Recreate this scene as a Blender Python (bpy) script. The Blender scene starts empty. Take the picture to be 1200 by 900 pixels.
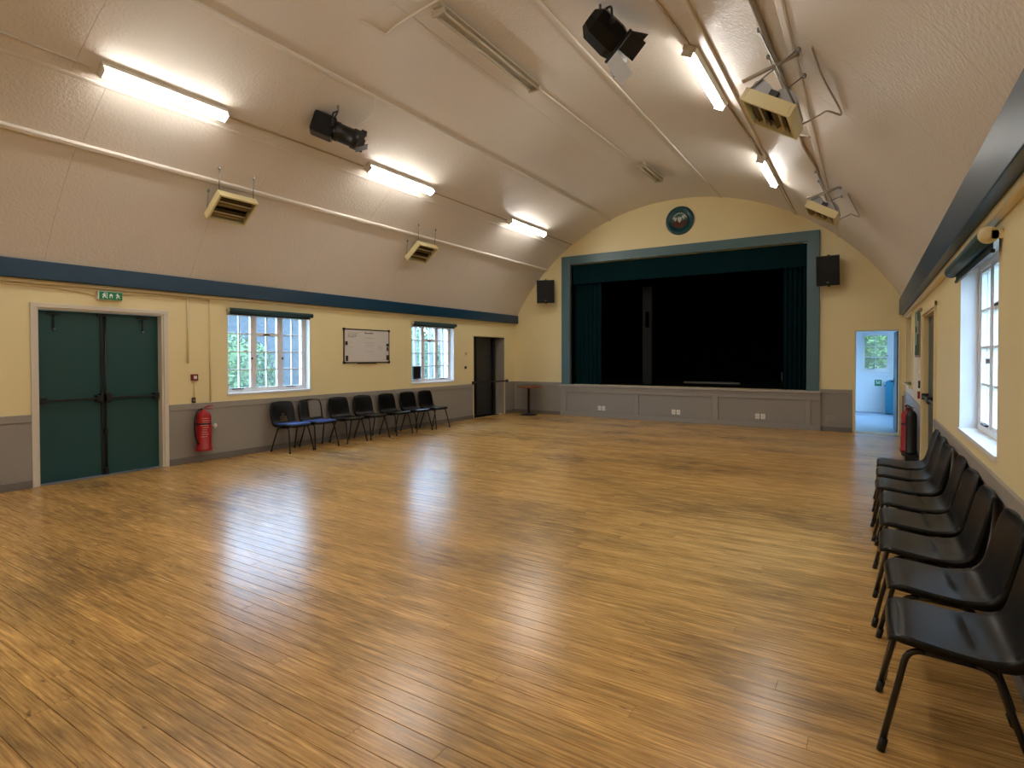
import bpy, bmesh, math, random
from mathutils import Vector, Matrix
from math import sin, cos, pi, radians

S = bpy.context.scene
COL = S.collection
random.seed(7)

# ------------------------------------------------------------------ camera
W, L = 8.83, 12.67            # hall width (x) and distance from camera to stage wall (y)
CAM = Vector((8.2215, 0.0, 1.5))
F_PX, PX, PY = 649.73, 620.94, 428.0
YAW, PITCH, ROLL = 0.5484, -0.0149, -0.0013
fw = Vector((-sin(YAW) * cos(PITCH), cos(YAW) * cos(PITCH), sin(PITCH)))
rt0 = Vector((cos(YAW), sin(YAW), 0)); up0 = rt0.cross(fw)
rt = cos(ROLL) * rt0 + sin(ROLL) * up0; up = cos(ROLL) * up0 - sin(ROLL) * rt0
cam = bpy.data.cameras.new('camera'); camo = bpy.data.objects.new('camera', cam); COL.objects.link(camo)
m = Matrix((rt, up, -fw)).transposed().to_4x4(); m.translation = CAM
camo.matrix_world = m
cam.sensor_width = 36; cam.lens = F_PX / 1200 * 36
cam.shift_x = (600 - PX) / 1200; cam.shift_y = (PY - 450) / 1200
cam.clip_start = 0.02; cam.clip_end = 200
S.camera = camo

# ------------------------------------------------------------------ world, exposure
SKY_COL, SKY_STR = (0.44, 0.67, 1.0), 19.0
TUBE_STR = 50.0
S.view_settings.view_transform = 'Standard'; S.view_settings.look = 'None'
S.view_settings.gamma = 1; S.view_settings.use_curve_mapping = False
S.view_settings.exposure = 0.1
wd = bpy.data.worlds.new('overcast_sky'); S.world = wd; wd.use_nodes = True
wd.node_tree.nodes['Background'].inputs[0].default_value = (*SKY_COL, 1)
wd.node_tree.nodes['Background'].inputs[1].default_value = SKY_STR
S.cycles.use_denoising = True
S.cycles.max_bounces = 10; S.cycles.diffuse_bounces = 6; S.cycles.glossy_bounces = 4
S.cycles.transparent_max_bounces = 12
S.cycles.sample_clamp_indirect = 8

def portal(loc, rot, sx, sy):
    a = bpy.data.lights.new('window_portal', 'AREA'); a.shape = 'RECTANGLE'; a.size = sx; a.size_y = sy
    a.cycles.is_portal = True
    o = bpy.data.objects.new('window_portal', a); o.location = loc; o.rotation_euler = rot; COL.objects.link(o)

# ------------------------------------------------------------------ materials
def lin(c):
    return tuple(((v / 255) / 12.92 if v / 255 <= 0.04045 else ((v / 255 + 0.055) / 1.055) ** 2.4) for v in c)
MATS = {}
def mat(name, rgb, rough=0.6, metal=0.0, spec=0.5, var=0.0, vscale=4.0, bump=0.0, bscale=60.0, coat=0.0, emit=None, estr=0.0):
    if name in MATS: return MATS[name]
    mt = bpy.data.materials.new(name); mt.use_nodes = True
    nt = mt.node_tree; b = nt.nodes['Principled BSDF']
    b.inputs['Base Color'].default_value = (*lin(rgb), 1)
    b.inputs['Roughness'].default_value = rough; b.inputs['Metallic'].default_value = metal
    b.inputs['Specular IOR Level'].default_value = spec
    if coat: b.inputs['Coat Weight'].default_value = coat; b.inputs['Coat Roughness'].default_value = 0.15
    if emit: b.inputs['Emission Color'].default_value = (*lin(emit), 1); b.inputs['Emission Strength'].default_value = estr
    geo = nt.nodes.new('ShaderNodeNewGeometry')
    if var:
        n = nt.nodes.new('ShaderNodeTexNoise'); n.inputs['Scale'].default_value = vscale; n.inputs['Detail'].default_value = 5
        nt.links.new(geo.outputs['Position'], n.inputs['Vector'])
        mx = nt.nodes.new('ShaderNodeMix'); mx.data_type = 'RGBA'
        c = lin(rgb)
        mx.inputs[6].default_value = (*[v * (1 - var) for v in c], 1); mx.inputs[7].default_value = (*[min(1, v * (1 + var)) for v in c], 1)
        nt.links.new(n.outputs[0], mx.inputs[0]); nt.links.new(mx.outputs[2], b.inputs['Base Color'])
    if bump:
        n2 = nt.nodes.new('ShaderNodeTexNoise'); n2.inputs['Scale'].default_value = bscale; n2.inputs['Detail'].default_value = 3
        nt.links.new(geo.outputs['Position'], n2.inputs['Vector'])
        bp = nt.nodes.new('ShaderNodeBump'); bp.inputs['Strength'].default_value = bump; bp.inputs['Distance'].default_value = 0.01
        nt.links.new(n2.outputs[0], bp.inputs['Height']); nt.links.new(bp.outputs[0], b.inputs['Normal'])
    MATS[name] = mt
    return mt

CREAM = mat('cream_wall_paint', (234, 219, 170), 0.42, var=0.035, vscale=1.2, bump=0.05, bscale=25)
GREY = mat('grey_dado_paint', (146, 141, 134), 0.45, var=0.05, vscale=2.0, bump=0.04, bscale=18)
GREY2 = mat('grey_rail_paint', (150, 145, 138), 0.4, var=0.04)
SKIRT = mat('grey_skirting_paint', (112, 106, 100), 0.5, var=0.06)
CEIL = mat('stippled_ceiling_paint', (220, 211, 199), 0.40, var=0.03, vscale=0.8, bump=0.55, bscale=34)
STRIP = mat('ceiling_strip_paint', (222, 214, 202), 0.4, var=0.04)
BLUE = mat('blue_beam_paint', (10, 54, 80), 0.35, var=0.08, vscale=2)
TEALDOOR = mat('dark_green_door_paint', (16, 66, 66), 0.45, var=0.07, vscale=2)
FRAMEWHITE = mat('off_white_gloss', (214, 206, 192), 0.35, var=0.03)
WINWHITE = mat('white_window_paint', (226, 226, 226), 0.35)
BLACKM = mat('black_metal', (14, 14, 15), 0.4)
BLACKPL = mat('black_plastic_shell', (5, 5, 6), 0.32, spec=0.3, bump=0.04, bscale=900)
BLACKTUBE = mat('black_tube', (12, 12, 13), 0.28, spec=0.6)
BLUEPAD = mat('blue_seat_cover', (44, 74, 140), 0.55, var=0.1, vscale=30)
PROS = mat('proscenium_blue_grey_paint', (76, 106, 114), 0.42, var=0.07, vscale=3)
CURT = mat('dark_teal_velvet', (2, 34, 38), 0.9, spec=0.1, var=0.15, vscale=20)
STAGEBLK = mat('stage_black_drape', (5, 5, 5), 0.95, spec=0.05)
STAGEFL = mat('stage_floor_black', (8, 7, 7), 0.85, spec=0.1)
STAGEGREY = mat('grey_stage_flat', (36, 38, 38), 0.9, spec=0.1)
RED = mat('extinguisher_red', (158, 10, 20), 0.3)
CALLRED = mat('call_point_dark_red', (112, 26, 22), 0.4)
WHITEPL = mat('white_plastic', (232, 230, 224), 0.35)
CREAMMET = mat('cream_enamel_metal', (214, 200, 150), 0.35, var=0.05)
HEATDARK = mat('dark_heater_grille', (48, 40, 28), 0.5, metal=0.3)
STEEL = mat('dull_steel', (150, 150, 150), 0.35, metal=0.9)
GALV = mat('grey_reflector_metal', (150, 150, 152), 0.45, metal=0.4)
SILVER = mat('silver_flap', (196, 200, 205), 0.5, metal=0.2)
WOODTOP = mat('brown_table_top', (128, 72, 36), 0.35, var=0.15, vscale=8)
CREAMPIPE = mat('cream_painted_conduit', (226, 210, 164), 0.45)
GREENSIGN = mat('green_sign_face', (6, 110, 66), 0.4, emit=(6, 120, 70), estr=0.10)
SIGNWHITE = mat('white_sign_print', (235, 240, 235), 0.4)
WBOARD = mat('whiteboard_face', (214, 210, 206), 0.25)
WBFRAME = mat('dark_board_frame', (50, 40, 38), 0.4)
INKGREY = mat('faint_grey_marker', (150, 146, 144), 0.5)
INKDARK = mat('dark_marker', (84, 76, 84), 0.5)
TEALBLIND = mat('dark_teal_blind', (24, 62, 66), 0.5)
LIGHTWHITE = mat('fluorescent_housing_white', (222, 216, 200), 0.4)
OLDTUBE = mat('unlit_tube_glass', (184, 172, 148), 0.25)
ROOMWALL = mat('pale_back_room_paint', (222, 228, 232), 0.45, var=0.02)
ROOMFL = mat('pale_blue_vinyl', (150, 172, 192), 0.3, var=0.05)
TURQ = mat('turquoise_paint', (8, 118, 150), 0.4)
DOORGREY = mat('dark_grey_green_door', (60, 74, 74), 0.4, var=0.06)
DARKDOOR = mat('dark_charcoal_door', (46, 48, 48), 0.5, var=0.06)
BROWNHATCH = mat('brown_hatch_shutter', (150, 130, 108), 0.5, var=0.06)
TUBE = mat('lit_fluorescent_diffuser', (255, 255, 255), 0.5, emit=(255, 251, 244), estr=TUBE_STR)
EMB_TEAL = mat('emblem_teal', (14, 70, 78), 0.35, var=0.08)
EMB_BROWN = mat('emblem_brown', (82, 40, 22), 0.5, var=0.2, vscale=40)
EMB_GREEN = mat('emblem_green', (50, 104, 84), 0.5)
EMB_WHITE = mat('emblem_silver_white', (190, 196, 190), 0.4)
GRASS = mat('outdoor_grass', (56, 78, 34), 0.9, var=0.25, vscale=6)
LEAF = mat('hedge_leaf_green', (64, 90, 24), 0.6, var=0.3, vscale=5)
LEAF3 = mat('soft_hedge_green', (84, 112, 76), 0.6, var=0.3, vscale=5)
LEAF2 = mat('dark_leaf_green', (40, 72, 42), 0.6, var=0.3, vscale=5)
ROUGHCAST = mat('blue_grey_roughcast', (56, 60, 66), 0.9, var=0.16, vscale=30, bump=0.6, bscale=50)
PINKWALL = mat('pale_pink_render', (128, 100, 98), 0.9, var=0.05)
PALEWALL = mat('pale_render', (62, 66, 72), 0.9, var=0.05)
SUBFLOOR = mat('dark_subfloor', (28, 18, 10), 0.9)

def glass_mat():
    mt = bpy.data.materials.new('window_glass'); mt.use_nodes = True; nt = mt.node_tree; nt.nodes.clear()
    o = nt.nodes.new('ShaderNodeOutputMaterial'); t = nt.nodes.new('ShaderNodeBsdfTransparent'); g = nt.nodes.new('ShaderNodeBsdfGlossy')
    d = nt.nodes.new('ShaderNodeBsdfTranslucent'); d.inputs[0].default_value = (0.8, 0.85, 0.9, 1)
    g.inputs['Roughness'].default_value = 0.03; t.inputs[0].default_value = (0.94, 0.97, 0.97, 1)
    geo = nt.nodes.new('ShaderNodeNewGeometry')
    # thin-pane reflectance from the incidence angle, the same for both faces: 0.04 + 0.96 (1 - |cos|)^5
    dp = nt.nodes.new('ShaderNodeVectorMath'); dp.operation = 'DOT_PRODUCT'; nt.links.new(geo.outputs['Incoming'], dp.inputs[0]); nt.links.new(geo.outputs['Normal'], dp.inputs[1])
    ab = nt.nodes.new('ShaderNodeMath'); ab.operation = 'ABSOLUTE'; nt.links.new(dp.outputs['Value'], ab.inputs[0])
    om = nt.nodes.new('ShaderNodeMath'); om.operation = 'SUBTRACT'; om.inputs[0].default_value = 1; nt.links.new(ab.outputs[0], om.inputs[1])
    pw = nt.nodes.new('ShaderNodeMath'); pw.operation = 'POWER'; pw.inputs[1].default_value = 5; nt.links.new(om.outputs[0], pw.inputs[0])
    f = nt.nodes.new('ShaderNodeMath'); f.operation = 'MULTIPLY_ADD'; f.inputs[1].default_value = 0.96; f.inputs[2].default_value = 0.04; nt.links.new(pw.outputs[0], f.inputs[0])
    n = nt.nodes.new('ShaderNodeTexNoise'); n.inputs['Scale'].default_value = 55; n.inputs['Detail'].default_value = 4
    nt.links.new(geo.outputs['Position'], n.inputs['Vector'])
    r = nt.nodes.new('ShaderNodeMapRange'); r.inputs[1].default_value = 0.42; r.inputs[2].default_value = 0.62; r.inputs[3].default_value = 0.008; r.inputs[4].default_value = 0.055
    nt.links.new(n.outputs[0], r.inputs[0])
    m1 = nt.nodes.new('ShaderNodeMixShader'); m2 = nt.nodes.new('ShaderNodeMixShader')
    nt.links.new(r.outputs[0], m1.inputs[0]); nt.links.new(t.outputs[0], m1.inputs[1]); nt.links.new(d.outputs[0], m1.inputs[2])
    nt.links.new(f.outputs[0], m2.inputs[0]); nt.links.new(m1.outputs[0], m2.inputs[1]); nt.links.new(g.outputs[0], m2.inputs[2])
    nt.links.new(m2.outputs[0], o.inputs[0]); return mt
GLASS = glass_mat()

def floor_mat():
    mt = bpy.data.materials.new('worn_golden_floorboards'); mt.use_nodes = True; nt = mt.node_tree; N = nt.nodes; K = nt.links
    b = N['Principled BSDF']
    geo = N.new('ShaderNodeNewGeometry'); oi = N.new('ShaderNodeObjectInfo')
    add = N.new('ShaderNodeMath'); add.operation = 'ADD'; fr = N.new('ShaderNodeMath'); fr.operation = 'FRACT'
    K.new(geo.outputs['Random Per Island'], add.inputs[0]); K.new(oi.outputs['Random'], add.inputs[1]); K.new(add.outputs[0], fr.inputs[0])
    # stretched grain, offset per board
    mp = N.new('ShaderNodeMapping'); mp.inputs['Scale'].default_value = (2.1, 50, 1)
    off = N.new('ShaderNodeVectorMath'); off.operation = 'MULTIPLY_ADD'
    off.inputs[1].default_value = (7, 11, 0)
    cmb = N.new('ShaderNodeCombineXYZ'); K.new(fr.outputs[0], cmb.inputs[0]); K.new(fr.outputs[0], cmb.inputs[1])
    K.new(cmb.outputs[0], off.inputs[0]); K.new(geo.outputs['Position'], off.inputs[2]); K.new(off.outputs[0], mp.inputs[0])
    g = N.new('ShaderNodeTexNoise'); g.inputs['Scale'].default_value = 1.6; g.inputs['Detail'].default_value = 6; g.inputs['Roughness'].default_value = 0.65
    K.new(mp.outputs[0], g.inputs['Vector'])
    cr = N.new('ShaderNodeValToRGB'); cr.color_ramp.elements[0].position = 0.30; cr.color_ramp.elements[1].position = 0.72
    cr.color_ramp.elements[0].color = (*lin((144, 101, 50)), 1); cr.color_ramp.elements[1].color = (*lin((244, 196, 118)), 1)
    K.new(g.outputs[0], cr.inputs[0])
    hv = N.new('ShaderNodeHueSaturation')
    mr = N.new('ShaderNodeMapRange'); mr.inputs[3].default_value = 0.82; mr.inputs[4].default_value = 1.10; K.new(fr.outputs[0], mr.inputs[0])
    K.new(mr.outputs[0], hv.inputs['Value']); K.new(cr.outputs[0], hv.inputs['Color'])
    # worn grimy patches: large areas broken by streaks along the boards
    mp2 = N.new('ShaderNodeMapping'); mp2.inputs['Scale'].default_value = (0.55, 0.9, 1); K.new(geo.outputs['Position'], mp2.inputs[0])
    p = N.new('ShaderNodeTexNoise'); p.inputs['Scale'].default_value = 1.1; p.inputs['Detail'].default_value = 3; K.new(mp2.outputs[0], p.inputs['Vector'])
    mp3 = N.new('ShaderNodeMapping'); mp3.inputs['Scale'].default_value = (3.0, 14, 1); K.new(off.outputs[0], mp3.inputs[0])
    p2 = N.new('ShaderNodeTexNoise'); p2.inputs['Scale'].default_value = 1.5; p2.inputs['Detail'].default_value = 5; K.new(mp3.outputs[0], p2.inputs['Vector'])
    sm = N.new('ShaderNodeMath'); sm.operation = 'MULTIPLY_ADD'; sm.inputs[1].default_value = 0.55; K.new(p2.outputs[0], sm.inputs[0]); K.new(p.outputs[0], sm.inputs[2])
    pr = N.new('ShaderNodeMapRange'); pr.inputs[1].default_value = 0.76; pr.inputs[2].default_value = 0.98; pr.inputs[3].default_value = 0.0; pr.inputs[4].default_value = 0.55
    K.new(sm.outputs[0], pr.inputs[0])
    mx = N.new('ShaderNodeMix'); mx.data_type = 'RGBA'; mx.inputs[7].default_value = (*lin((92, 76, 54)), 1)
    K.new(pr.outputs[0], mx.inputs[0]); K.new(hv.outputs[0], mx.inputs[6])
    # small dark knots and marks
    v = N.new('ShaderNodeTexNoise'); v.inputs['Scale'].default_value = 9; v.inputs['Detail'].default_value = 2
    mp4 = N.new('ShaderNodeMapping'); mp4.inputs['Scale'].default_value = (0.8, 2.4, 1); K.new(off.outputs[0], mp4.inputs[0]); K.new(mp4.outputs[0], v.inputs['Vector'])
    kr = N.new('ShaderNodeMapRange'); kr.inputs[1].default_value = 0.70; kr.inputs[2].default_value = 0.78; kr.inputs[3].default_value = 0; kr.inputs[4].default_value = 0.7; K.new(v.outputs[0], kr.inputs[0])
    mx2 = N.new('ShaderNodeMix'); mx2.data_type = 'RGBA'; mx2.inputs[7].default_value = (*lin((62, 40, 22)), 1)
    K.new(kr.outputs[0], mx2.inputs[0]); K.new(mx.outputs[2], mx2.inputs[6]); K.new(mx2.outputs[2], b.inputs['Base Color'])
    rr = N.new('ShaderNodeMapRange'); rr.inputs[3].default_value = 0.20; rr.inputs[4].default_value = 0.31; K.new(g.outputs[0], rr.inputs[0]); K.new(rr.outputs[0], b.inputs['Roughness'])
    b.inputs['Specular IOR Level'].default_value = 0.62
    bp = N.new('ShaderNodeBump'); bp.inputs['Strength'].default_value = 0.12; bp.inputs['Distance'].default_value = 0.004
    K.new(p2.outputs[0], bp.inputs['Height']); K.new(bp.outputs[0], b.inputs['Normal'])
    return mt
WOOD = floor_mat()

# ------------------------------------------------------------------ mesh builder
def smooth_path(pts, n=6, r=0.35):
    P = [Vector(p) for p in pts]
    if len(P) < 3: return P
    out = [P[0]]
    for i in range(1, len(P) - 1):
        a = P[i] + (P[i - 1] - P[i]) * min(r, 0.5); c = P[i] + (P[i + 1] - P[i]) * min(r, 0.5)
        for k in range(n + 1):
            t = k / n; out.append((1 - t) ** 2 * a + 2 * t * (1 - t) * P[i] + t * t * c)
    out.append(P[-1]); return out

class MB:
    def __init__(s, fn=None): s.v = []; s.f = []; s.sm = []; s.fn = fn
    def add(s, vs, fs, smooth=False):
        o = len(s.v); s.v += [Vector(s.fn(*p)) if s.fn else Vector(p) for p in vs]
        s.f += [tuple(i + o for i in f) for f in fs]; s.sm += [smooth] * len(fs); return s
    def box(s, x0, x1, y0, y1, z0, z1, c=0.0):
        if c <= 0:
            vs = [(x, y, z) for x in (x0, x1) for y in (y0, y1) for z in (z0, z1)]
            return s.add(vs, [(0, 1, 3, 2), (4, 6, 7, 5), (0, 4, 5, 1), (2, 3, 7, 6), (0, 2, 6, 4), (1, 5, 7, 3)])
        bm = bmesh.new(); bmesh.ops.create_cube(bm, size=1)
        for v in bm.verts: v.co = Vector(((x0 + x1) / 2 + v.co.x * (x1 - x0), (y0 + y1) / 2 + v.co.y * (y1 - y0), (z0 + z1) / 2 + v.co.z * (z1 - z0)))
        bmesh.ops.bevel(bm, geom=bm.edges[:], offset=c, segments=2, affect='EDGES', profile=0.5)
        bm.verts.index_update()
        s.add([v.co.copy() for v in bm.verts], [[v.index for v in f.verts] for f in bm.faces]); bm.free(); return s
    def tube(s, pts, r, n=10, caps=True, bend=0):
        P = smooth_path(pts, 6, bend) if bend else [Vector(p) for p in pts]
        rs = r if isinstance(r, (list, tuple)) else [r] * len(P)
        d0 = (P[1] - P[0]).normalized(); u = d0.orthogonal().normalized(); vs = []; fs = []
        for i, p in enumerate(P):
            d = (P[min(i + 1, len(P) - 1)] - P[max(i - 1, 0)]).normalized()
            u = (u - d * u.dot(d)).normalized(); w = d.cross(u)
            vs += [p + rs[i] * (cos(2 * pi * k / n) * u + sin(2 * pi * k / n) * w) for k in range(n)]
        for i in range(len(P) - 1):
            fs += [(i * n + k, i * n + (k + 1) % n, (i + 1) * n + (k + 1) % n, (i + 1) * n + k) for k in range(n)]
        s.add(vs, fs, True)
        if caps:
            o = len(s.v) - len(vs); s.f += [tuple(o + k for k in reversed(range(n))), tuple(o + (len(P) - 1) * n + k for k in range(n))]; s.sm += [False, False]
        return s
    def lathe(s, prof, c=(0, 0, 0), ax='z', n=24):
        vs = []; fs = []
        for r, h in prof:
            for k in range(n):
                a = 2 * pi * k / n; p = (r * cos(a), r * sin(a), h)
                if ax == 'y': p = (p[0], h, p[1])
                if ax == 'x': p = (h, p[0], p[1])
                vs.append((p[0] + c[0], p[1] + c[1], p[2] + c[2]))
        for i in range(len(prof) - 1):
            fs += [(i * n + k, i * n + (k + 1) % n, (i + 1) * n + (k + 1) % n, (i + 1) * n + k) for k in range(n)]
        return s.add(vs, fs, True)
    def prism(s, poly, a0, a1, ax='y'):
        # poly: 2D list; extruded along ax
        def pt(p, a): return (p[0], a, p[1]) if ax == 'y' else ((a, p[0], p[1]) if ax == 'x' else (p[0], p[1], a))
        n = len(poly); vs = [pt(p, a0) for p in poly] + [pt(p, a1) for p in poly]
        return s.add(vs, [tuple(range(n)), tuple(reversed(range(n, 2 * n)))] + [(i, (i + 1) % n, n + (i + 1) % n, n + i) for i in range(n)])
    def rot(s, M4):
        s.v = [M4 @ v for v in s.v]; return s
    def mesh(s, name):
        me = bpy.data.meshes.new(name); me.from_pydata([tuple(v) for v in s.v], [], s.f)
        bm = bmesh.new(); bm.from_mesh(me); bmesh.ops.recalc_face_normals(bm, faces=bm.faces[:]); bm.to_mesh(me); bm.free()
        if any(s.sm) and len(s.sm) == len(me.polygons): me.polygons.foreach_set('use_smooth', s.sm)
        return me
    def build(s, name, material, parent=None, **kw):
        me = s.mesh(name); me.materials.append(material)
        o = bpy.data.objects.new(name, me); COL.objects.link(o)
        if parent is not None: o.parent = parent
        for k, v in kw.items(): o[k] = v
        return o

def thing(name, label, cat, loc=(0, 0, 0), rz=0, group=None, kind=None):
    o = bpy.data.objects.new(name, None); COL.objects.link(o); o.empty_display_size = 0.1
    o.location = loc; o.rotation_euler = (0, 0, rz)
    if label: o['label'] = label
    if cat: o['category'] = cat
    if group: o['group'] = group
    if kind: o['kind'] = kind
    return o
def tag(o, label, cat, group=None, kind=None):
    o['label'] = label; o['category'] = cat
    if group: o['group'] = group
    if kind: o['kind'] = kind
    return o
def copy_tree(o, parent=None):
    c = o.copy(); COL.objects.link(c)
    if parent is not None: c.parent = parent
    for ch in list(o.children): copy_tree(ch, c)
    return c

# ------------------------------------------------------------------ floor and its boards
YB = -3.0
floor = MB().box(-0.02, W + 0.02, YB, L + 0.02, -0.12, -0.018).build('floor', SUBFLOOR)
tag(floor, 'worn golden timber floor of narrow boards laid across the hall', 'floor', kind='structure')
PW, GAP = 0.0875, 0.0016
def plank_verts(x0, x1, y0, y1, c=0.0014):
    return ([(x0, y0, -0.02), (x1, y0, -0.02), (x1, y1, -0.02), (x0, y1, -0.02),
             (x0, y0, -c), (x1, y0, -c), (x1, y1, -c), (x0, y1, -c),
             (x0, y0 + c, 0), (x1, y0 + c, 0), (x1, y1 - c, 0), (x0, y1 - c, 0)],
            [(0, 1, 5, 4), (1, 2, 6, 5), (2, 3, 7, 6), (3, 0, 4, 7), (4, 5, 9, 8), (6, 7, 11, 10), (5, 6, 10, 9), (7, 4, 8, 11), (8, 9, 10, 11)])
def proj(p):
    d = Vector(p) - CAM; z = d.dot(fw)
    if z < 0.05: return None
    return PX + F_PX * d.dot(rt) / z, PY - F_PX * d.dot(up) / z, z
boards = []
rng = random.Random(11); y = YB; 
while y < L:
    x = 0.0; first = True
    while x < W - 0.01:
        ln = rng.choice([1.5, 1.8, 2.1, 2.4, 2.7, 3.3]) * (rng.uniform(0.25, 1) if first else 1); first = False
        x1 = x + ln
        if W - x1 < 0.5: x1 = W
        dz = rng.uniform(-0.0006, 0)
        best = 0
        for k in range(9):
            q = proj((x + (x1 - x) * k / 8, y + PW / 2, 0))
            if q and -10 < q[0] < 1210 and q[1] < 910: best = max(best, (x1 - x) * PW / q[2] ** 2.5)
        boards.append((best, x, x1, y, dz)); x = x1
    y += PW
boards.sort(key=lambda b: -b[0])
pme = MB(); pme.add(*plank_verts(0, 1, GAP / 2, PW - GAP / 2)); pme = pme.mesh('floor_board'); pme.materials.append(WOOD)
for best, x0, x1, y, dz in boards[:300]:
    o = bpy.data.objects.new('floor_board', pme); COL.objects.link(o); o.parent = floor
    o.location = (x0 + GAP / 2, y, dz); o.scale = (x1 - x0 - GAP, 1, 1)
rest = MB()
for best, x0, x1, y, dz in boards[300:]:
    vs, fs = plank_verts(x0 + GAP / 2, x1 - GAP / 2, y + GAP / 2, min(L, y + PW - GAP / 2))
    rest.add([(a, b, c + dz) for a, b, c in vs], fs)
rest.build('floor_boards', WOOD, floor, kind='stuff')

# ------------------------------------------------------------------ walls with openings
def cells(mb, a0, a1, z0, z1, holes, put):
    A = sorted({a0, a1, *[h[0] for h in holes], *[h[1] for h in holes]}); A = [a for a in A if a0 <= a <= a1]
    for i in range(len(A) - 1):
        c = (A[i] + A[i + 1]) / 2; hs = sorted([(h[2], h[3]) for h in holes if h[0] < c < h[1]])
        z = z0
        for h0, h1 in hs:
            if h0 > z + 1e-5: put(mb, A[i], A[i + 1], z, h0)
            z = max(z, h1)
        if z1 > z + 1e-5: put(mb, A[i], A[i + 1], z, z1)
ZD = 0.843
DOORL = (2.50, 3.855, 0, 2.085); WIN1 = (4.74, 6.185, 0.945, 2.225); WIN2 = (8.67, 10.075, 0.945, 2.225); RECL = (10.81, 12.16, 0, 2.02)
WINR = (3.95, 5.44, 0.935, 2.20); DOORR = (7.25, 8.90, 0, 2.03); HATCH = (10.8, 12.45, 1.02, 2.20)
STAGE = (1.71, 7.14, 0.80, 3.85); DOORE = (7.985, 8.735, 0, 2.02)
def putx(x0, x1): return lambda mb, a, b, z0, z1: mb.box(x0, x1, a, b, z0, z1)
def puty(y0, y1): return lambda mb, a, b, z0, z1: mb.box(a, b, y0, y1, z0, z1)
holesL = [DOORL, WIN1, WIN2, RECL]; holesR = [WINR, DOORR, HATCH]; holesE = [STAGE, DOORE]
mb = MB(); cells(mb, YB - 0.3, L + 0.3, -0.1, 2.75, holesL, putx(-0.30, 0)); wall_left = mb.build('wall_left', CREAM, kind='structure', label='long cream wall with two windows and green double doors', category='wall')
mb = MB(); cells(mb, YB - 0.3, L + 0.3, -0.1, 2.75, holesR, putx(W, W + 0.34)); wall_right = mb.build('wall_right', CREAM, kind='structure', label='cream side wall behind the row of black chairs', category='wall')
mb = MB(); cells(mb, 0, W, -0.1, 5.4, holesE, puty(L, L + 0.3)); wall_front = mb.build('wall_front', CREAM, kind='structure', label='cream gable wall around the stage opening', category='wall')
wall_back = MB().box(-0.3, W + 0.34, YB - 0.3, YB, -0.1, 5.4).build('wall_back', CREAM, kind='structure', label='plain cream gable wall facing the stage', category='wall')

def dado(parent, a0, a1, holes, mapf):
    # grey wainscot, rail and skirting between the floor-level openings
    cuts = sorted([(h[0] - h[4], h[1] + h[4]) for h in holes])
    segs = []; a = a0
    for c0, c1 in cuts: segs.append((a, c0)); a = c1
    segs.append((a, a1))
    for s0, s1 in segs:
        if s1 - s0 < 0.02: continue
        MB(mapf).box(0, 0.012, s0, s1, 0, ZD - 0.085).build('wainscot', GREY, parent)
        MB(mapf).box(0, 0.024, s0, s1, ZD - 0.085, ZD, 0.004).build('dado_rail', GREY2, parent)
        MB(mapf).box(0.012, 0.028, s0, s1, 0, 0.09, 0.004).build('skirting', SKIRT, parent)
dado(wall_left, YB, L, [DOORL + (0.055,), RECL + (0.03,)], lambda d, a, z: (d, a, z))
dado(wall_right, YB, L, [DOORR + (0.06,)], lambda d, a, z: (W - d, a, z))
dado(wall_front, 0.03, 7.95, [(1.46, 7.40, 0, 0, 0)], lambda d, a, z: (a, L - d, z))
MB().box(8.77, W - 0.03, L - 0.012, L, 0, ZD - 0.085).build('wainscot', GREY, wall_front)

# blue beams at the springing of the vault, with a cream ledge under each
MB().box(0, 0.12, YB, L, 2.40, 2.61, 0.006).build('trim_1', BLUE, kind='structure', label='dark blue beam along the wall over the green double doors', category='beam')
MB().box(W - 0.12, W, YB, L, 2.29, 2.585, 0.006).build('trim_2', BLUE, kind='structure', label='dark blue beam along the wall above the row of chairs', category='beam')
MB().box(0, 0.045, YB, L, 2.355, 2.40, 0.006).build('trim_3', CREAMPIPE, kind='structure', label='thin cream ledge under the beam over the green double doors', category='trim')
MB().box(W - 0.05, W, YB, L, 2.235, 2.29, 0.006).build('trim_4', CREAMPIPE, kind='structure', label='thin cream ledge under the beam above the row of chairs', category='trim')

# ------------------------------------------------------------------ vaulted ceiling of sheets and strips
XC, ZC, RV = W / 2, 0.12, 5.0
def vp(deg, y, r=RV):
    a = radians(deg); return Vector((XC + r * sin(a), y, ZC + r * cos(a)))
def arc_patch(mb, d0, d1, y0, y1, r0, r1, n):
    vs = []; fs = []
    for i in range(n + 1):
        d = d0 + (d1 - d0) * i / n
        vs += [vp(d, y0, r0), vp(d, y1, r0), vp(d, y1, r1), vp(d, y0, r1)]
    for i in range(n):
        a = i * 4; b = a + 4
        fs += [(a, a + 1, b + 1, b), (a + 1, a + 2, b + 2, b + 1), (a + 2, a + 3, b + 3, b + 2), (a + 3, a, b, b + 3)]
    fs += [(0, 3, 2, 1), (n * 4, n * 4 + 1, n * 4 + 2, n * 4 + 3)]
    fs = [f for j, f in enumerate(fs) if j >= 4 * n or j % 4]        # the face towards the hall gets its own, smooth vertices
    mb.add(vs, fs)
    vs = []
    for i in range(n + 1):
        d = d0 + (d1 - d0) * i / n; vs += [vp(d, y0, r0), vp(d, y1, r0)]
    mb.add(vs, [(2 * i, 2 * i + 1, 2 * i + 3, 2 * i + 2) for i in range(n)], True)
ceiling = MB(); arc_patch(ceiling, -66, 66, YB, L, RV + 0.02, RV + 0.14, 64)
ceiling = ceiling.build('ceiling', CEIL, kind='structure', label='stippled cream barrel vault ceiling over the hall', category='ceiling')
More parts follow.
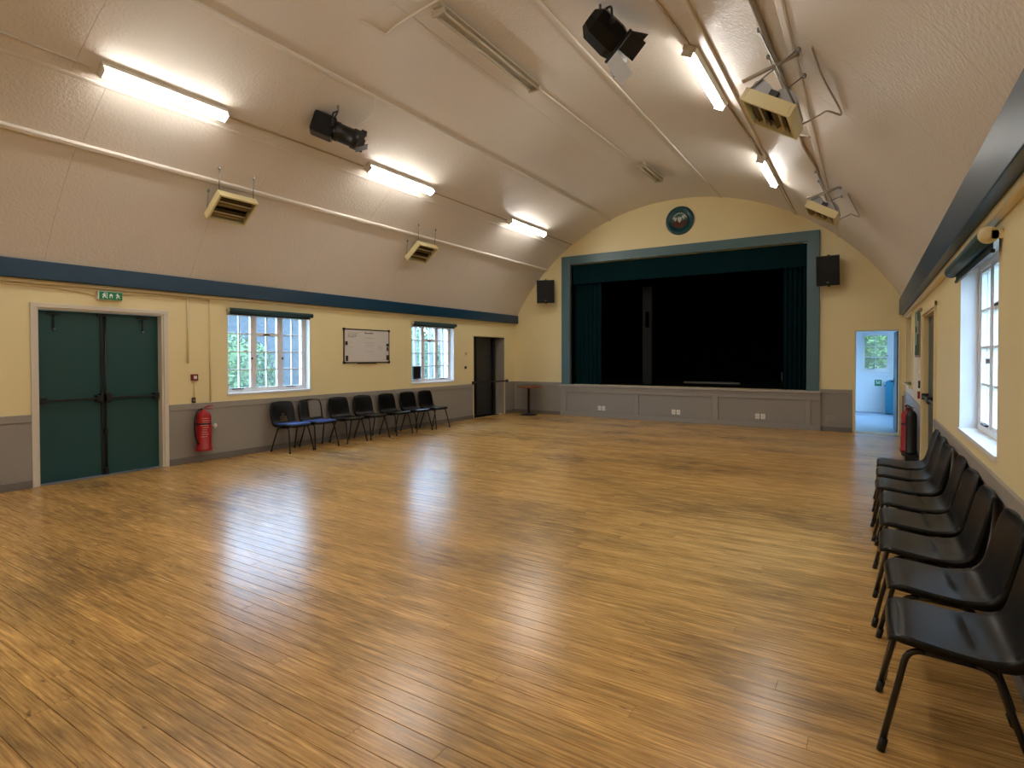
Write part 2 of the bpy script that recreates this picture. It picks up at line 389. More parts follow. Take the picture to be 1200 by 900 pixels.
BANDS = [(-64.5, -43, [-2.6, -0.9, 0.85, 2.56, 4.17, 6.0, 7.8, 9.6, 11.4]), (-43, -34, [-2.0, -0.6, 0.9, 2.60, 4.6, 6.58, 8.5, 10.5]),
         (-34, -19, [-1.6, 0.2, 2.3, 4.4, 6.53, 8.7, 10.8]), (-19, -4, [-2.2, 0.0, 2.1, 4.16, 6.3, 8.4, 10.5]), (-4, 11.5, [-1.4, 0.8, 3.0, 5.2, 7.4, 9.6, 11.4]),
         (11.5, 30, [-2, 0.1, 2.2, 4.34, 6.5, 8.6, 10.7]), (30, 41, [-2, 0.1, 2.1, 4.34, 6.6, 8.8, 10.9]),
         (41, 64.5, [-2.4, -1.2, -0.14, 0.98, 2.1, 3.22, 4.43, 5.46, 6.58, 7.70, 8.82, 9.94, 11.06, 12.1])]
for d0, d1, js in BANDS:
    ys = [YB] + js + [L]
    for i in range(len(ys) - 1):
        mb = MB(); g = 0.0012
        arc_patch(mb, d0 + 0.02, d1 - 0.02, ys[i] + g, ys[i + 1] - g, RV, RV + 0.0195, max(3, int((d1 - d0) / 2)))
        mb.build('ceiling_sheet', CEIL, ceiling)
def strip(deg, w, dep, y0=YB, y1=L, material=STRIP, parent=ceiling, name='cover_strip'):
    a = radians(deg); t = Vector((cos(a), 0, -sin(a))); nrm = Vector((-sin(a), 0, -cos(a)))
    c = vp(deg, 0); mb = MB()
    sec = [c - t * w / 2, c - t * w / 2 + nrm * dep * 0.6, c - t * w * 0.3 + nrm * dep, c + t * w * 0.3 + nrm * dep, c + t * w / 2 + nrm * dep * 0.6, c + t * w / 2]
    mb.prism([(p.x, p.z) for p in sec], y0, y1, 'y'); return mb.build(name, material, parent)
strip(-43, 0.06, 0.035); strip(-34.3, 0.04, 0.007); strip(-19, 0.05, 0.022); strip(11.5, 0.05, 0.02); strip(30.0, 0.05, 0.022); strip(41, 0.09, 0.014)
strip(-60.3, 0.03, 0.02)

# ------------------------------------------------------------------ windows
def window(name, mapf, u0, u1, z0, z1, dfr, label, fan=False, cols=3, rows=4, sub=2, side=1, vent=True):
    w = thing(name, label, 'window', kind='structure')
    P = lambda: MB(mapf)
    t = 0.01
    P().box(u0, u0 + t, 0, dfr, z0, z1).build('reveal_lining', WINWHITE, w); P().box(u1 - t, u1, 0, dfr, z0, z1).build('reveal_lining', WINWHITE, w)
    P().box(u0 + t, u1 - t, 0, dfr, z1 - t, z1).build('reveal_lining', WINWHITE, w)
    P().box(u0 - 0.012, u1 + 0.012, -0.012, dfr, z0 - 0.022, z0 + 0.012, 0.004).build('window_sill', WINWHITE, w)
    a0, a1, b0, b1 = u0 + t, u1 - t, z0 + 0.012, z1 - t
    fwid = 0.045; fr = P()
    fr.box(a0, a0 + fwid, dfr, dfr + 0.07, b0, b1); fr.box(a1 - fwid, a1, dfr, dfr + 0.07, b0, b1)
    fr.box(a0 + fwid, a1 - fwid, dfr, dfr + 0.07, b0, b0 + fwid); fr.box(a0 + fwid, a1 - fwid, dfr, dfr + 0.07, b1 - fwid, b1)
    fr.build('window_frame', WINWHITE, w)
    i0, i1, j0, j1 = a0 + fwid, a1 - fwid, b0 + fwid, b1 - fwid
    mw = 0.05; cw = (i1 - i0 - mw * (cols - 1)) / cols
    for c in range(cols):
        c0 = i0 + c * (cw + mw); c1 = c0 + cw
        if c < cols - 1: P().box(c1, c1 + mw, dfr, dfr + 0.07, j0, j1).build('mullion', WINWHITE, w)
        e = 0.024; cas = P()
        cas.box(c0, c0 + e, dfr + 0.008, dfr + 0.055, j0, j1); cas.box(c1 - e, c1, dfr + 0.008, dfr + 0.055, j0, j1)
        cas.box(c0 + e, c1 - e, dfr + 0.008, dfr + 0.055, j0, j0 + e); cas.box(c0 + e, c1 - e, dfr + 0.008, dfr + 0.055, j1 - e, j1)
        caso = cas.build('casement', WINWHITE, w)
        g0, g1, h0, h1 = c0 + e, c1 - e, j0 + e, j1 - e
        bw = 0.016; ph = (h1 - h0) / rows; pw = (g1 - g0) / sub
        for r in range(1, rows):
            thick = 0.05 if (vent and c == 1 and r == rows - 1) else bw
            P().box(g0, g1, dfr + 0.015, dfr + 0.048, h0 + r * ph - thick / 2, h0 + r * ph + thick / 2).build('glazing_bar', WINWHITE, caso)
        for k in range(1, sub):
            P().box(g0 + k * pw - bw / 2, g0 + k * pw + bw / 2, dfr + 0.016, dfr + 0.047, h0, h1).build('glazing_bar', WINWHITE, caso)
        for r in range(rows):
            for k in range(sub):
                P().box(g0 + k * pw + 0.003, g0 + (k + 1) * pw - 0.003, dfr + 0.03, dfr + 0.034, h0 + r * ph + 0.003, h0 + (r + 1) * ph - 0.003).build('pane', GLASS, caso)
        if c == 1 and vent:
            P().box((g0 + g1) / 2 - 0.06, (g0 + g1) / 2 + 0.04, dfr - 0.012, dfr + 0.012, h0 + 3 * ph - 0.012, h0 + 3 * ph + 0.004).build('stay', BLACKM, caso)
        if c != 1 or cols < 3:
            P().box(c0 + 0.08, c0 + 0.26, dfr - 0.012, dfr + 0.01, j0 + 0.006, j0 + 0.018).build('stay', BLACKM, caso)
            hx = c1 - 0.014 if c == 0 else c0 + 0.014
            P().box(hx - 0.012, hx + 0.012, dfr - 0.02, dfr + 0.01, (j0 + j1) / 2 - 0.12, (j0 + j1) / 2 - 0.085, 0.003).build('latch', STEEL if name == 'window_3' else BLACKM, caso)
    return w
mapL = lambda u, d, z: (-d, u, z)
mapR = lambda u, d, z: (W + d, u, z)
window('window_1', mapL, *WIN1, 0.11, 'white multi-pane window between the double doors and the whiteboard')
window('window_2', mapL, *WIN2, 0.11, 'white multi-pane window between the whiteboard and the dark doorway')
window('window_3', mapR, *WINR, 0.11, 'white multi-pane window in deep reveal above the chair row')
for wn, x, rz in ((WIN1, -0.25, pi / 2), (WIN2, -0.25, pi / 2)):
    portal((x, (wn[0] + wn[1]) / 2, (wn[2] + wn[3]) / 2), (0, -pi / 2, 0), wn[3] - wn[2], wn[1] - wn[0])
portal((W + 0.30, (WINR[0] + WINR[1]) / 2, (WINR[2] + WINR[3]) / 2), (0, pi / 2, 0), WINR[3] - WINR[2], WINR[1] - WINR[0])
fanp = MB().box(-0.10, -0.06, 8.80, 9.03, 1.03, 1.30, 0.006).build('black_panel', BLACKM); tag(fanp, 'small black panel standing in the lower corner of the window nearer the stage', 'panel')

def blind(loc, length, r, mapf, label, group, cloth=0.03, bracket=CREAMPIPE):
    b = thing('roller_blind', label, 'blind', loc, 0, group)
    MB(mapf).lathe([(0.001, -length / 2), (r, -length / 2), (r, length / 2), (0.001, length / 2)], (0, 0, 0), 'y', 20).build('roller', TEALBLIND, b)
    MB(mapf).box(-r * 0.5 - 0.004, -r * 0.5, -length / 2 + 0.03, length / 2 - 0.03, -r - cloth, 0).build('cloth', TEALBLIND, b)
    MB(mapf).box(-r * 0.5 - 0.012, -r * 0.5 + 0.008, -length / 2 + 0.03, length / 2 - 0.03, -r - cloth - 0.02, -r - cloth, 0.003).build('bottom_bar', BLACKM, b)
    for s in (-1, 1):
        e = s * length / 2; bk = MB(mapf)
        bk.lathe([(0.001, e), (r * 1.02, e), (r * 1.02, e + s * 0.008), (0.001, e + s * 0.008)], (0, 0, 0), 'y', 18); bk.box(-r - 0.016, -r * 0.3, min(e, e + s * 0.008), max(e, e + s * 0.008), -r * 0.5, r * 0.5); bk.build('bracket', bracket, b)
    return b
G_BL = 'roller blinds over the windows'
blind((0.055, (WIN1[0] + WIN1[1]) / 2, 2.21), 1.46, 0.036, None, 'dark teal rolled-up blind over the window beside the whiteboard nearer the double doors', G_BL, 0.01)
blind((0.055, (WIN2[0] + WIN2[1]) / 2, 2.225), 1.42, 0.036, None, 'dark teal rolled-up blind over the window beside the dark doorway', G_BL, 0.01)
blind((W - 0.062, (WINR[0] + WINR[1]) / 2 - 0.07, 2.155), 1.54, 0.046, lambda x, y, z: (-x, y, z), 'dark teal rolled-up blind above the chair row window', G_BL, 0.025)

# ------------------------------------------------------------------ doors
def leaf_bar(parent, mapf, u0, u1, z, d):
    b = MB(mapf).box(u0 + 0.03, u1 - 0.03, d - 0.07, d - 0.045, z - 0.014, z + 0.014, 0.005).build('push_bar', BLACKM, parent)
    for u in (u0 + 0.05, u1 - 0.05):
        MB(mapf).box(u - 0.03, u + 0.03, d - 0.075, d, z - 0.04, z + 0.04, 0.006).build('bar_bracket', BLACKM, b)
    return b
d1 = thing('door_1', 'dark green double doors with black push bars in white frame', 'door', (0, 0, 0), kind='structure')
u0, u1, zt = DOORL[0], DOORL[1], DOORL[3]
fr = MB(mapL); fr.box(u0 - 0.055, u0, -0.02, 0.005, 0, zt + 0.05, 0.004); fr.box(u1, u1 + 0.055, -0.02, 0.005, 0, zt + 0.05, 0.004); fr.box(u0 - 0.055, u1 + 0.055, -0.022, 0.004, zt, zt + 0.052, 0.004)
fr.build('architrave', FRAMEWHITE, d1)
fr = MB(mapL); fr.box(u0, u0 + 0.02, 0, 0.2, 0, zt); fr.box(u1 - 0.02, u1, 0, 0.2, 0, zt); fr.box(u0 + 0.02, u1 - 0.02, 0, 0.2, zt - 0.02, zt); fr.build('jamb', FRAMEWHITE, d1)
um = (u0 + u1) / 2
for a, b, s in ((u0 + 0.022, um - 0.002, -1), (um + 0.002, u1 - 0.022, 1)):
    lf = MB(mapL).box(a, b, 0.10, 0.145, 0.008, zt - 0.024, 0.003).build('door_leaf', TEALDOOR, d1)
    leaf_bar(lf, mapL, a, b, 0.985, 0.10)
    c = (a + b) / 2 + (-0.16 if s < 0 else 0.13)
    MB(mapL).tube([(c, 0.08, zt - 0.07), (c, 0.075, zt - 0.24)], 0.008, 8).build('stay_hook', BLACKM, lf)
    MB(mapL).box(c - 0.06, c + 0.06, 0.07, 0.10, zt - 0.075, zt - 0.05, 0.004).build('hook_plate', BLACKM, lf)
    MB(mapL).lathe([(0.001, -0.014), (0.012, -0.01), (0.014, 0), (0.012, 0.01), (0.001, 0.014)], (c, 0.075, zt - 0.245), 'z', 10).build('hook_ball', STEEL, lf)
v = MB(mapL); v.tube([(um + 0.03, 0.07, 0.03), (um + 0.03, 0.07, zt - 0.06)], 0.012, 8); v.build('vertical_bolt', BLACKM, d1)
v = MB(mapL); v.box(um - 0.016, um + 0.01, 0.085, 0.1, 0.01, zt - 0.03); v.build('meeting_strip', BLACKM, d1)
v = MB(mapL); v.box(um - 0.04, um + 0.0, 0.04, 0.1, 0.93, 1.05, 0.012); v.box(um + 0.02, um + 0.085, 0.04, 0.1, 0.93, 1.05, 0.012); v.build('bolt_case', BLACKM, d1)
v = MB(mapL); v.box(um - 0.05, um + 0.06, 0.06, 0.1, zt - 0.07, zt - 0.03, 0.006); v.box(um + 0.005, um + 0.055, 0.05, 0.1, 0.012, 0.1, 0.006); v.box(um + 0.012, um + 0.048, 0.05, 0.1, 0.52, 0.6, 0.006); v.build('bolt_keeper', BLACKM, d1)

MB().box(-0.3, 0.0, DOORL[0], DOORL[1], -0.1, 0.002).build('threshold', SKIRT, d1)
d2 = thing('door_2', 'grey green double doors with black push bar beside the extinguishers', 'door', kind='structure')
u0, u1, zt = DOORR[0], DOORR[1], DOORR[3]
fr = MB(mapR); fr.box(u0 - 0.06, u0, -0.022, 0.005, 0, zt + 0.055, 0.004); fr.box(u1, u1 + 0.06, -0.022, 0.005, 0, zt + 0.055, 0.004); fr.box(u0 - 0.06, u1 + 0.06, -0.024, 0.004, zt, zt + 0.057, 0.004); fr.build('architrave', CREAMPIPE, d2)
fr = MB(mapR); fr.box(u0, u0 + 0.02, 0, 0.2, 0, zt); fr.box(u1 - 0.02, u1, 0, 0.2, 0, zt); fr.box(u0 + 0.02, u1 - 0.02, 0, 0.2, zt - 0.02, zt); fr.build('jamb', CREAMPIPE, d2)
um = (u0 + u1) / 2
for a, b in ((u0 + 0.022, um - 0.002), (um + 0.002, u1 - 0.022)):
    lf = MB(mapR).box(a, b, 0.06, 0.105, 0.008, zt - 0.024, 0.003).build('door_leaf', DOORGREY, d2); leaf_bar(lf, mapR, a, b, 0.98, 0.06)

MB().box(W, W + 0.3, DOORR[0], DOORR[1], -0.1, 0.002).build('threshold', SKIRT, d2)
d3 = thing('door_3', 'dark charcoal doorway recess at the stage end', 'door', kind='structure')
u0, u1, zt = RECL[0], RECL[1], RECL[3]
fr = MB(mapL); fr.box(u0, u0 + 0.015, 0, 0.3, 0, zt); fr.box(u1 - 0.015, u1, 0, 0.3, 0, zt); fr.box(u0 + 0.015, u1 - 0.015, 0, 0.3, zt - 0.015, zt); fr.build('jamb', GREY, d3)
fr = MB(mapL); fr.box(u0 - 0.012, u0 + 0.012, -0.012, 0.02, 0, zt + 0.012); fr.box(u1 - 0.012, u1 + 0.012, -0.012, 0.02, 0, zt + 0.012); fr.box(u0 + 0.012, u1 - 0.012, -0.012, 0.02, zt - 0.01, zt + 0.014); fr.build('edge_bead', CREAMPIPE, d3)
MB(mapL).box(u0 + 0.4, u1 - 0.15, 0.28, 0.32, 0.01, zt - 0.02).build('door_leaf', DARKDOOR, d3)
MB(mapL).box(u0 + 0.02, u0 + 0.36, 0.24, 0.28, 0.01, zt - 0.02).build('door_leaf', DARKDOOR, d3)
MB(mapL).box(u0 + 0.36, u0 + 0.42, 0.2, 0.3, 0, zt - 0.016).build('door_post', BLACKM, d3)
MB(mapL).box(u1 - 0.20, u1 - 0.10, 0.22, 0.3, 0, zt - 0.016).build('door_post', BLACKM, d3)
MB(mapL).box(u1 - 0.055, u1 - 0.016, 0.005, 0.36, 0, 0.84, 0.004).build('half_height_panel', GREY2, d3)
MB(mapL).box(u0 + 0.1, u0 + 0.34, 0.21, 0.24, 1.1, 1.13).build('push_bar', BLACKM, d3)
MB().box(-0.40, -0.30, RECL[0] - 0.2, RECL[1] + 0.2, -0.1, 2.4).build('wall_recess', STAGEBLK, kind='structure', label='dark wall closing the recess of the charcoal doorway', category='wall')
MB().box(-0.3, 0.0, RECL[0], RECL[1], -0.1, -0.002).build('threshold', SUBFLOOR, d3)
bar = thing('barrier_bar', 'black horizontal bar across the dark doorway at dado height', 'bar', (0, 11.5, 0.87))
MB().tube([(0.035, -0.73, 0.0), (0.035, 0.76, 0.0)], 0.018, 10).build('rail', BLACKM, bar)
for yy in (-0.72, 0.75): MB().box(0.0, 0.05, yy - 0.03, yy + 0.03, -0.035, 0.035, 0.005).build('bracket', BLACKM, bar)
mat_ = MB().box(-0.26, -0.02, 10.86, 11.95, -0.02, 0.012, 0.004).build('door_mat', STAGEFL); tag(mat_, 'black door mat on the floor of the dark doorway', 'mat')

# open doorway in the stage wall
d4 = thing('door_4', 'open doorway to the daylit back room beside the stage', 'door', kind='structure')
u0, u1, zt = DOORE[0], DOORE[1], DOORE[3]
fr = MB(); fr.box(u0, u0 + 0.02, L - 0.014, L + 0.3, 0, zt, 0.003); fr.box(u1 - 0.02, u1, L - 0.014, L + 0.3, 0, zt, 0.003); fr.box(u0 + 0.02, u1 - 0.02, L - 0.014, L + 0.3, zt - 0.02, zt, 0.003); fr.build('door_frame', CREAMPIPE, d4)
HG = Matrix.Translation((8.735, L + 0.31, 0)) @ Matrix.Rotation(radians(2.5), 4, 'Z')
lf = MB().box(-0.04, 0.0, 0.0, 0.73, 0.012, 2.0, 0.003).rot(HG).build('door_leaf', DOORGREY, d4)
hb = MB(); hb.tube([(-0.04, 0.65, 0.98), (-0.10, 0.65, 0.98), (-0.10, 0.53, 0.98)], 0.012, 8, bend=0.3); hb.rot(HG).build('door_handle', BLACKM, lf)
MB().box(-0.048, -0.04, 0.62, 0.68, 0.9, 1.06, 0.002).rot(HG).build('handle_plate', BLACKM, lf)

# back room
Y2 = 17.62; X20, X21 = 7.2, 9.35
MB().box(X20, X21, L + 0.02, Y2, -0.12, -0.004).build('floor_back_room', ROOMFL, kind='structure', label='pale blue vinyl floor of the room beyond the open doorway', category='floor')
MB().box(X20 - 0.15, X20, L + 0.3, Y2 + 0.3, -0.1, 2.6).build('wall_back_room_left', ROOMWALL, kind='structure', label='pale side wall of the back room against the stage', category='wall')
RW2 = (14.3, 16.6, 0.9, 2.2)
mb = MB(); cells(mb, L + 0.34, Y2 + 0.3, -0.1, 2.6, [RW2], putx(X21, X21 + 0.25)); mb.build('wall_back_room_right', ROOMWALL, kind='structure', label='pale outer side wall of the back room with a window', category='wall')
BW = (8.05, 8.72, 1.10, 2.14)
mb = MB(); cells(mb, X20 - 0.15, X21 + 0.25, -0.1, 2.6, [BW], puty(Y2, Y2 + 0.25)); bwall = mb.build('wall_back_room_end', ROOMWALL, kind='structure', label='pale end wall of the back room below its window', category='wall')
MB().box(X20, X21, Y2 - 0.02, Y2, 0, 0.14, 0.004).build('skirting', ROOMWALL, bwall)
MB().box(X20, X21, Y2 - 0.03, Y2, 0.985, 1.015, 0.004).build('ledge_rail', ROOMWALL, bwall)
MB().box(X20 - 0.15, X21 + 0.25, L + 0.3, Y2 + 0.3, 2.6, 2.7).build('ceiling_back_room', ROOMWALL, kind='structure', label='plain pale ceiling of the back room', category='ceiling')
window('window_4', lambda u, d, z: (u, Y2 + d, z), *BW, 0.05, 'small six-pane window seen through the open doorway', cols=1, rows=3, sub=2, vent=False)
window('window_5', lambda u, d, z: (X21 + d, u, z), *RW2, 0.08, 'side window lighting the back room', cols=3, rows=3, sub=1, vent=False)
portal(((BW[0] + BW[1]) / 2, Y2 + 0.2, (BW[2] + BW[3]) / 2), (-pi / 2, 0, 0), BW[1] - BW[0], BW[3] - BW[2])
portal((X21 + 0.2, (RW2[0] + RW2[1]) / 2, (RW2[2] + RW2[3]) / 2), (0, pi / 2, 0), RW2[3] - RW2[2], RW2[1] - RW2[0])
sg = thing('safety_sign', 'small green square sign under the back room window', 'sign', (8.445, Y2, 0.79))
MB().box(-0.08, 0.08, -0.006, 0, -0.085, 0.085, 0.002).build('plate', GREENSIGN, sg)
MB().box(-0.045, 0.045, -0.008, -0.006, -0.016, 0.006).build('white_mark', SIGNWHITE, sg); MB().box(-0.05, -0.02, -0.008, -0.006, 0.03, 0.055).build('white_mark', SIGNWHITE, sg); MB().box(0.0, 0.05, -0.008, -0.006, 0.03, 0.045).build('white_mark', SIGNWHITE, sg)
bn = thing('storage_bin', 'tall turquoise bin against the back room wall', 'bin', (8.74, 17.33, 0))
prof = [(-0.13, 0.02)] + [(-0.13 + 0.001, 0.80)] + [(-0.13 * cos(t), 0.80 + 0.09 * sin(t)) for t in [i * pi / 10 for i in range(1, 10)]] + [(0.13, 0.80), (0.13, 0.02)]
MB().prism(prof, -0.18, 0.18, 'y').build('body', TURQ, bn); MB().box(-0.12, 0.12, -0.17, 0.17, 0, 0.02).build('base', BLACKM, bn)
MB().tube([(-0.135, -0.1, 0.72), (-0.16, -0.1, 0.74), (-0.16, 0.1, 0.74), (-0.135, 0.1, 0.72)], 0.008, 8).build('handle', BLACKM, bn)
po = MB().box(8.90, 8.96, 16.9, 16.96, 0, 0.86, 0.004).build('cream_post', CREAMPIPE); tag(po, 'short cream post beside the turquoise bin', 'post')

# serving hatch and notice board on the right wall
hk = thing('serving_hatch', 'brown closed serving hatch in cream frame at the stage end', 'hatch', (W, 0, 0))
u0, u1, z0, z1 = HATCH; mh = lambda u, d, z: (d, u, z)
fr = MB(mh); fr.box(u0 - 0.05, u0, -0.02, 0.004, z0 - 0.05, z1 + 0.05, 0.003); fr.box(u1, u1 + 0.05, -0.02, 0.004, z0 - 0.05, z1 + 0.05, 0.003); fr.box(u0, u1, -0.02, 0.004, z1, z1 + 0.05, 0.003); fr.build('hatch_frame', CREAMPIPE, hk)
MB(mh).box(u0 - 0.06, u1 + 0.06, -0.06, 0.1, z0 - 0.03, z0, 0.004).build('shelf', CREAMPIPE, hk)
for k in range(2): MB(mh).box(u0 + 0.005 + k * (u1 - u0) / 2, u0 - 0.005 + (k + 1) * (u1 - u0) / 2, 0.10, 0.13, z0 + 0.005, z1 - 0.005, 0.003).build('shutter', BROWNHATCH, hk)
nb = thing('notice_board', 'narrow green notice board between the hatch and the side doors', 'board', (W, 9.45, 1.85))
MB().box(-0.03, 0, -0.42, 0.42, -0.36, 0.30, 0.004).build('frame', BROWNHATCH, nb)
MB().box(-0.034, -0.03, -0.39, 0.39, -0.33, 0.27).build('face', mat('green_baize', (52, 84, 66), 0.8, var=0.1), nb)
for k, (a, b) in enumerate(((-0.2, 0.05), (0.15, -0.1), (0.1, 0.16))): MB().box(-0.036, -0.034, a - 0.07, a + 0.07, b - 0.09, b + 0.09).build('paper', mat('pale_paper', (190, 196, 176), 0.7), nb)
for k, (yy, zz, mm) in enumerate(((9.25, 1.30, WHITEPL), (9.2, 1.12, BLACKM), (9.3, 0.97, CALLRED))):
    sw = thing('wall_switch', ['white square switch under the green notice board', 'black switch box under the green notice board', 'dark red call point box above the pair of extinguishers'][k], 'switch', (W, yy, zz))
    MB().box(-0.03, 0, -0.045, 0.045, -0.05, 0.05, 0.004).build('plate', mm, sw); MB().box(-0.036, -0.03, -0.012, 0.012, -0.018, 0.018, 0.002).build('button', WHITEPL, sw)

# ------------------------------------------------------------------ stage
fr3 = thing('trim_5', 'blue grey painted frame around the stage opening', 'stage frame', (0, 0, 0), kind='structure')
a0, a1, zt = 1.47, 7.37, 4.06
MB().box(a0, STAGE[0], L - 0.06, L + 0.02, 0.80, zt, 0.006).build('side_board', PROS, fr3); MB().box(STAGE[1], a1, L - 0.06, L + 0.02, 0.80, zt, 0.006).build('side_board', PROS, fr3)
MB().box(STAGE[0], STAGE[1], L - 0.06, L + 0.02, STAGE[3], zt, 0.006).build('top_board', PROS, fr3)
MB().box(STAGE[0], STAGE[0] + 0.012, L + 0.02, L + 0.3, 0.8, STAGE[3]).build('return_board', STAGEBLK, fr3); MB().box(STAGE[1] - 0.012, STAGE[1], L + 0.02, L + 0.3, 0.8, STAGE[3]).build('return_board', STAGEBLK, fr3)
sf = thing('wall_stage_front', 'low grey panelled stage front below the opening', 'stage front', (0, 0, 0), kind='structure')
MB().box(1.44, 7.40, L - 0.04, L, 0, 0.70).build('backing_board', GREY, sf)
MB().box(1.41, 7.42, L - 0.10, L, 0.755, 0.80, 0.008).build('ledge', mat('pale_ledge_paint', (170, 164, 158), 0.4), sf)
MB().box(1.43, 7.40, L - 0.075, L, 0.695, 0.755, 0.008).build('ledge_moulding', GREY2, sf)
for x0, x1 in ((1.44, 1.60), (3.44, 3.55), (5.26, 5.39), (7.12, 7.22)): MB().box(x0, x1, L - 0.066, L - 0.04, 0.10, 0.695, 0.003).build('stile', GREY2, sf)
for x0, x1 in ((1.60, 3.44), (3.55, 5.26), (5.39, 7.12), (7.22, 7.40)):
    MB().box(x0, x1, L - 0.066, L - 0.04, 0.61, 0.695, 0.003).build('top_rail', GREY2, sf)
    MB().box(x0 + 0.012, x1 - 0.012, L - 0.046, L - 0.038, 0.112, 0.598).build('panel', GREY, sf)
MB().box(1.44, 7.40, L - 0.075, L - 0.04, 0, 0.10, 0.005).build('skirting', GREY2, sf)
# stage box
MB().box(0.2, 7.05, L + 0.0, 17.5, 0.62, 0.79).build('floor_stage', STAGEFL, kind='structure', label='black stage floor behind the ledge', category='floor')
MB().box(0.1, 0.2, L + 0.3, 17.5, 0.6, 4.7).build('wall_stage_left', STAGEBLK, kind='structure', label='black side wall of the stage away from the back room', category='wall')
MB().box(7.0, 7.05, L + 0.3, 17.5, 2.7, 4.7).build('wall_stage_right', STAGEBLK, kind='structure', label='black side wall of the stage above the back room', category='wall')
MB().box(7.0, 7.05, L + 0.3, 17.5, 0.79, 2.7).build('wall_stage_wing', STAGEBLK, kind='structure', label='black wing wall between the stage and the back room', category='wall')
MB().box(0.1, 7.05, L + 0.3, 17.6, 4.7, 4.8).build('ceiling_stage', STAGEBLK, kind='structure', label='black ceiling over the stage', category='ceiling')
MB().box(0.1, 7.05, 17.5, 17.6, 0.6, 4.7).build('wall_stage_back', STAGEBLK, kind='structure', label='black back wall of the stage', category='wall')
def curtain(name, x0, x1, y, z0, z1, folds, amp, material, label, cat='curtain', group=None):
    n = folds * 8; vs = []; fs = []
    rr = random.Random(int(x0 * 100))
    ph = [rr.uniform(0.75, 1.25) for _ in range(folds + 1)]
    for r in range(5):
        z = z0 + (z1 - z0) * r / 4
        for i in range(n + 1):
            t = i / n; yy = y + amp * ph[min(folds, i // 8)] * sin(2 * pi * folds * t) * (1 - 0.25 * r / 4)
            vs.append((x0 + (x1 - x0) * t, yy, z))
    k = len(vs); vs += [(a, b + 0.008, c) for a, b, c in vs]
    for r in range(4):
        for i in range(n):
            q = (r * (n + 1) + i, r * (n + 1) + i + 1, (r + 1) * (n + 1) + i + 1, (r + 1) * (n + 1) + i); fs += [q, tuple(reversed([j + k for j in q]))]
    o = MB().add(vs, fs, True).build(name, material); return tag(o, label, cat, group)
curtain('stage_curtain', STAGE[0] + 0.03, 2.47, L + 0.20, 0.80, 3.80, 6, 0.05, CURT, 'dark teal stage curtain gathered beside the hall-door side of the stage', group='stage curtains')
curtain('stage_curtain', 6.66, STAGE[1] - 0.03, L + 0.20, 0.80, 3.80, 5, 0.05, CURT, 'dark teal stage curtain gathered beside the open doorway side', group='stage curtains')
curtain('pelmet', STAGE[0] + 0.02, STAGE[1] - 0.02, L + 0.09, 3.36, STAGE[3] - 0.01, 14, 0.006, CURT, 'dark teal pelmet hanging across the top of the stage', 'pelmet')
pf = thing('stage_flat', 'narrow grey upright flat standing in the dark on the stage', 'stage flat', (3.45, 13.5, 0.79))
fl = MB(); fl.box(-0.12, -0.05, -0.02, 0.02, 0, 2.48); fl.box(0.05, 0.12, -0.02, 0.02, 0, 2.48); fl.box(-0.05, 0.05, -0.02, 0.02, 0, 1.45); fl.box(-0.05, 0.05, -0.02, 0.02, 1.85, 2.48); fl.build('panel', STAGEGREY, pf)
MB().box(-0.14, 0.14, -0.1, 0.2, 0, 0.03).build('foot', STAGEBLK, pf)
sb = thing('stage_batten', 'pale strip lying on the dark stage floor', 'batten', (4.7, 14.9, 0.79), radians(1))
MB().box(-0.72, 0.72, -0.03, 0.03, 0, 0.05, 0.006).build('strip', mat('dull_grey_strip', (120, 116, 108), 0.7), sb); MB().box(-0.70, 0.70, 0.03, 0.05, 0, 0.03).build('back_lip', STAGEBLK, sb)
bx = thing('wall_box', 'small grey box fixed beside the stage curtain', 'box', (6.60, 13.6, 1.05))
MB().box(-0.05, 0.05, -0.03, 0.03, -0.1, 0.1, 0.006).build('case', mat('grey_box', (70, 66, 62), 0.6), bx); MB().box(-0.02, 0.02, -0.034, -0.03, -0.03, 0.03).build('switch', BLACKM, bx)
bxs = MB().box(6.58, 6.62, 13.58, 13.62, 0.79, 0.95).build('box_post', STAGEBLK, None); bxs.parent = bx; bxs.matrix_parent_inverse = Matrix.Translation(-bx.location)

# emblem over the stage
em = thing('round_emblem', 'round teal emblem plaque on the gable above the stage', 'emblem', (4.515, L, 4.615))
MB().lathe([(0.0, -0.02), (0.24, -0.02), (0.25, -0.035), (0.31, -0.035), (0.325, -0.02), (0.325, 0)], (0, 0, 0), 'y', 48).build('ring', EMB_TEAL, em)
def halfdisc(r, a0, a1, n=20): return [(r * cos(a0 + (a1 - a0) * i / n), r * sin(a0 + (a1 - a0) * i / n)) for i in range(n + 1)]
MB().prism(halfdisc(0.175, pi * 1.0, pi * 2.0), -0.03, -0.019, 'y').build('lower_field', EMB_BROWN, em)
MB().prism(halfdisc(0.175, 0, pi), -0.03, -0.019, 'y').build('upper_field', EMB_GREEN, em)
ar = MB()
for i in range(18):
    a = radians(20 + i * 140 / 17); ar.lathe([(0.0, -0.036), (0.013, -0.034), (0.014, -0.03)], (0.165 * cos(a), 0, 0.165 * sin(a)), 'y', 6)
ar.build('beaded_arc', EMB_WHITE, em)
for x, z, s in ((0.0, 0.01, 1.3), (-0.10, 0.03, 0.9), (0.09, 0.06, 1.0)):
    MB().prism([(x + px_ * s, z + pz * s) for px_, pz in ((-0.035, 0.05), (0.035, 0.05), (0.035, 0.0), (0.0, -0.05), (-0.035, 0.0))], -0.036, -0.03, 'y').build('white_shield', EMB_WHITE, em)
MB().lathe([(0.175, -0.03), (0.18, -0.036), (0.188, -0.036), (0.19, -0.02)], (0, 0, 0), 'y', 40).build('inner_rim', EMB_TEAL, em)

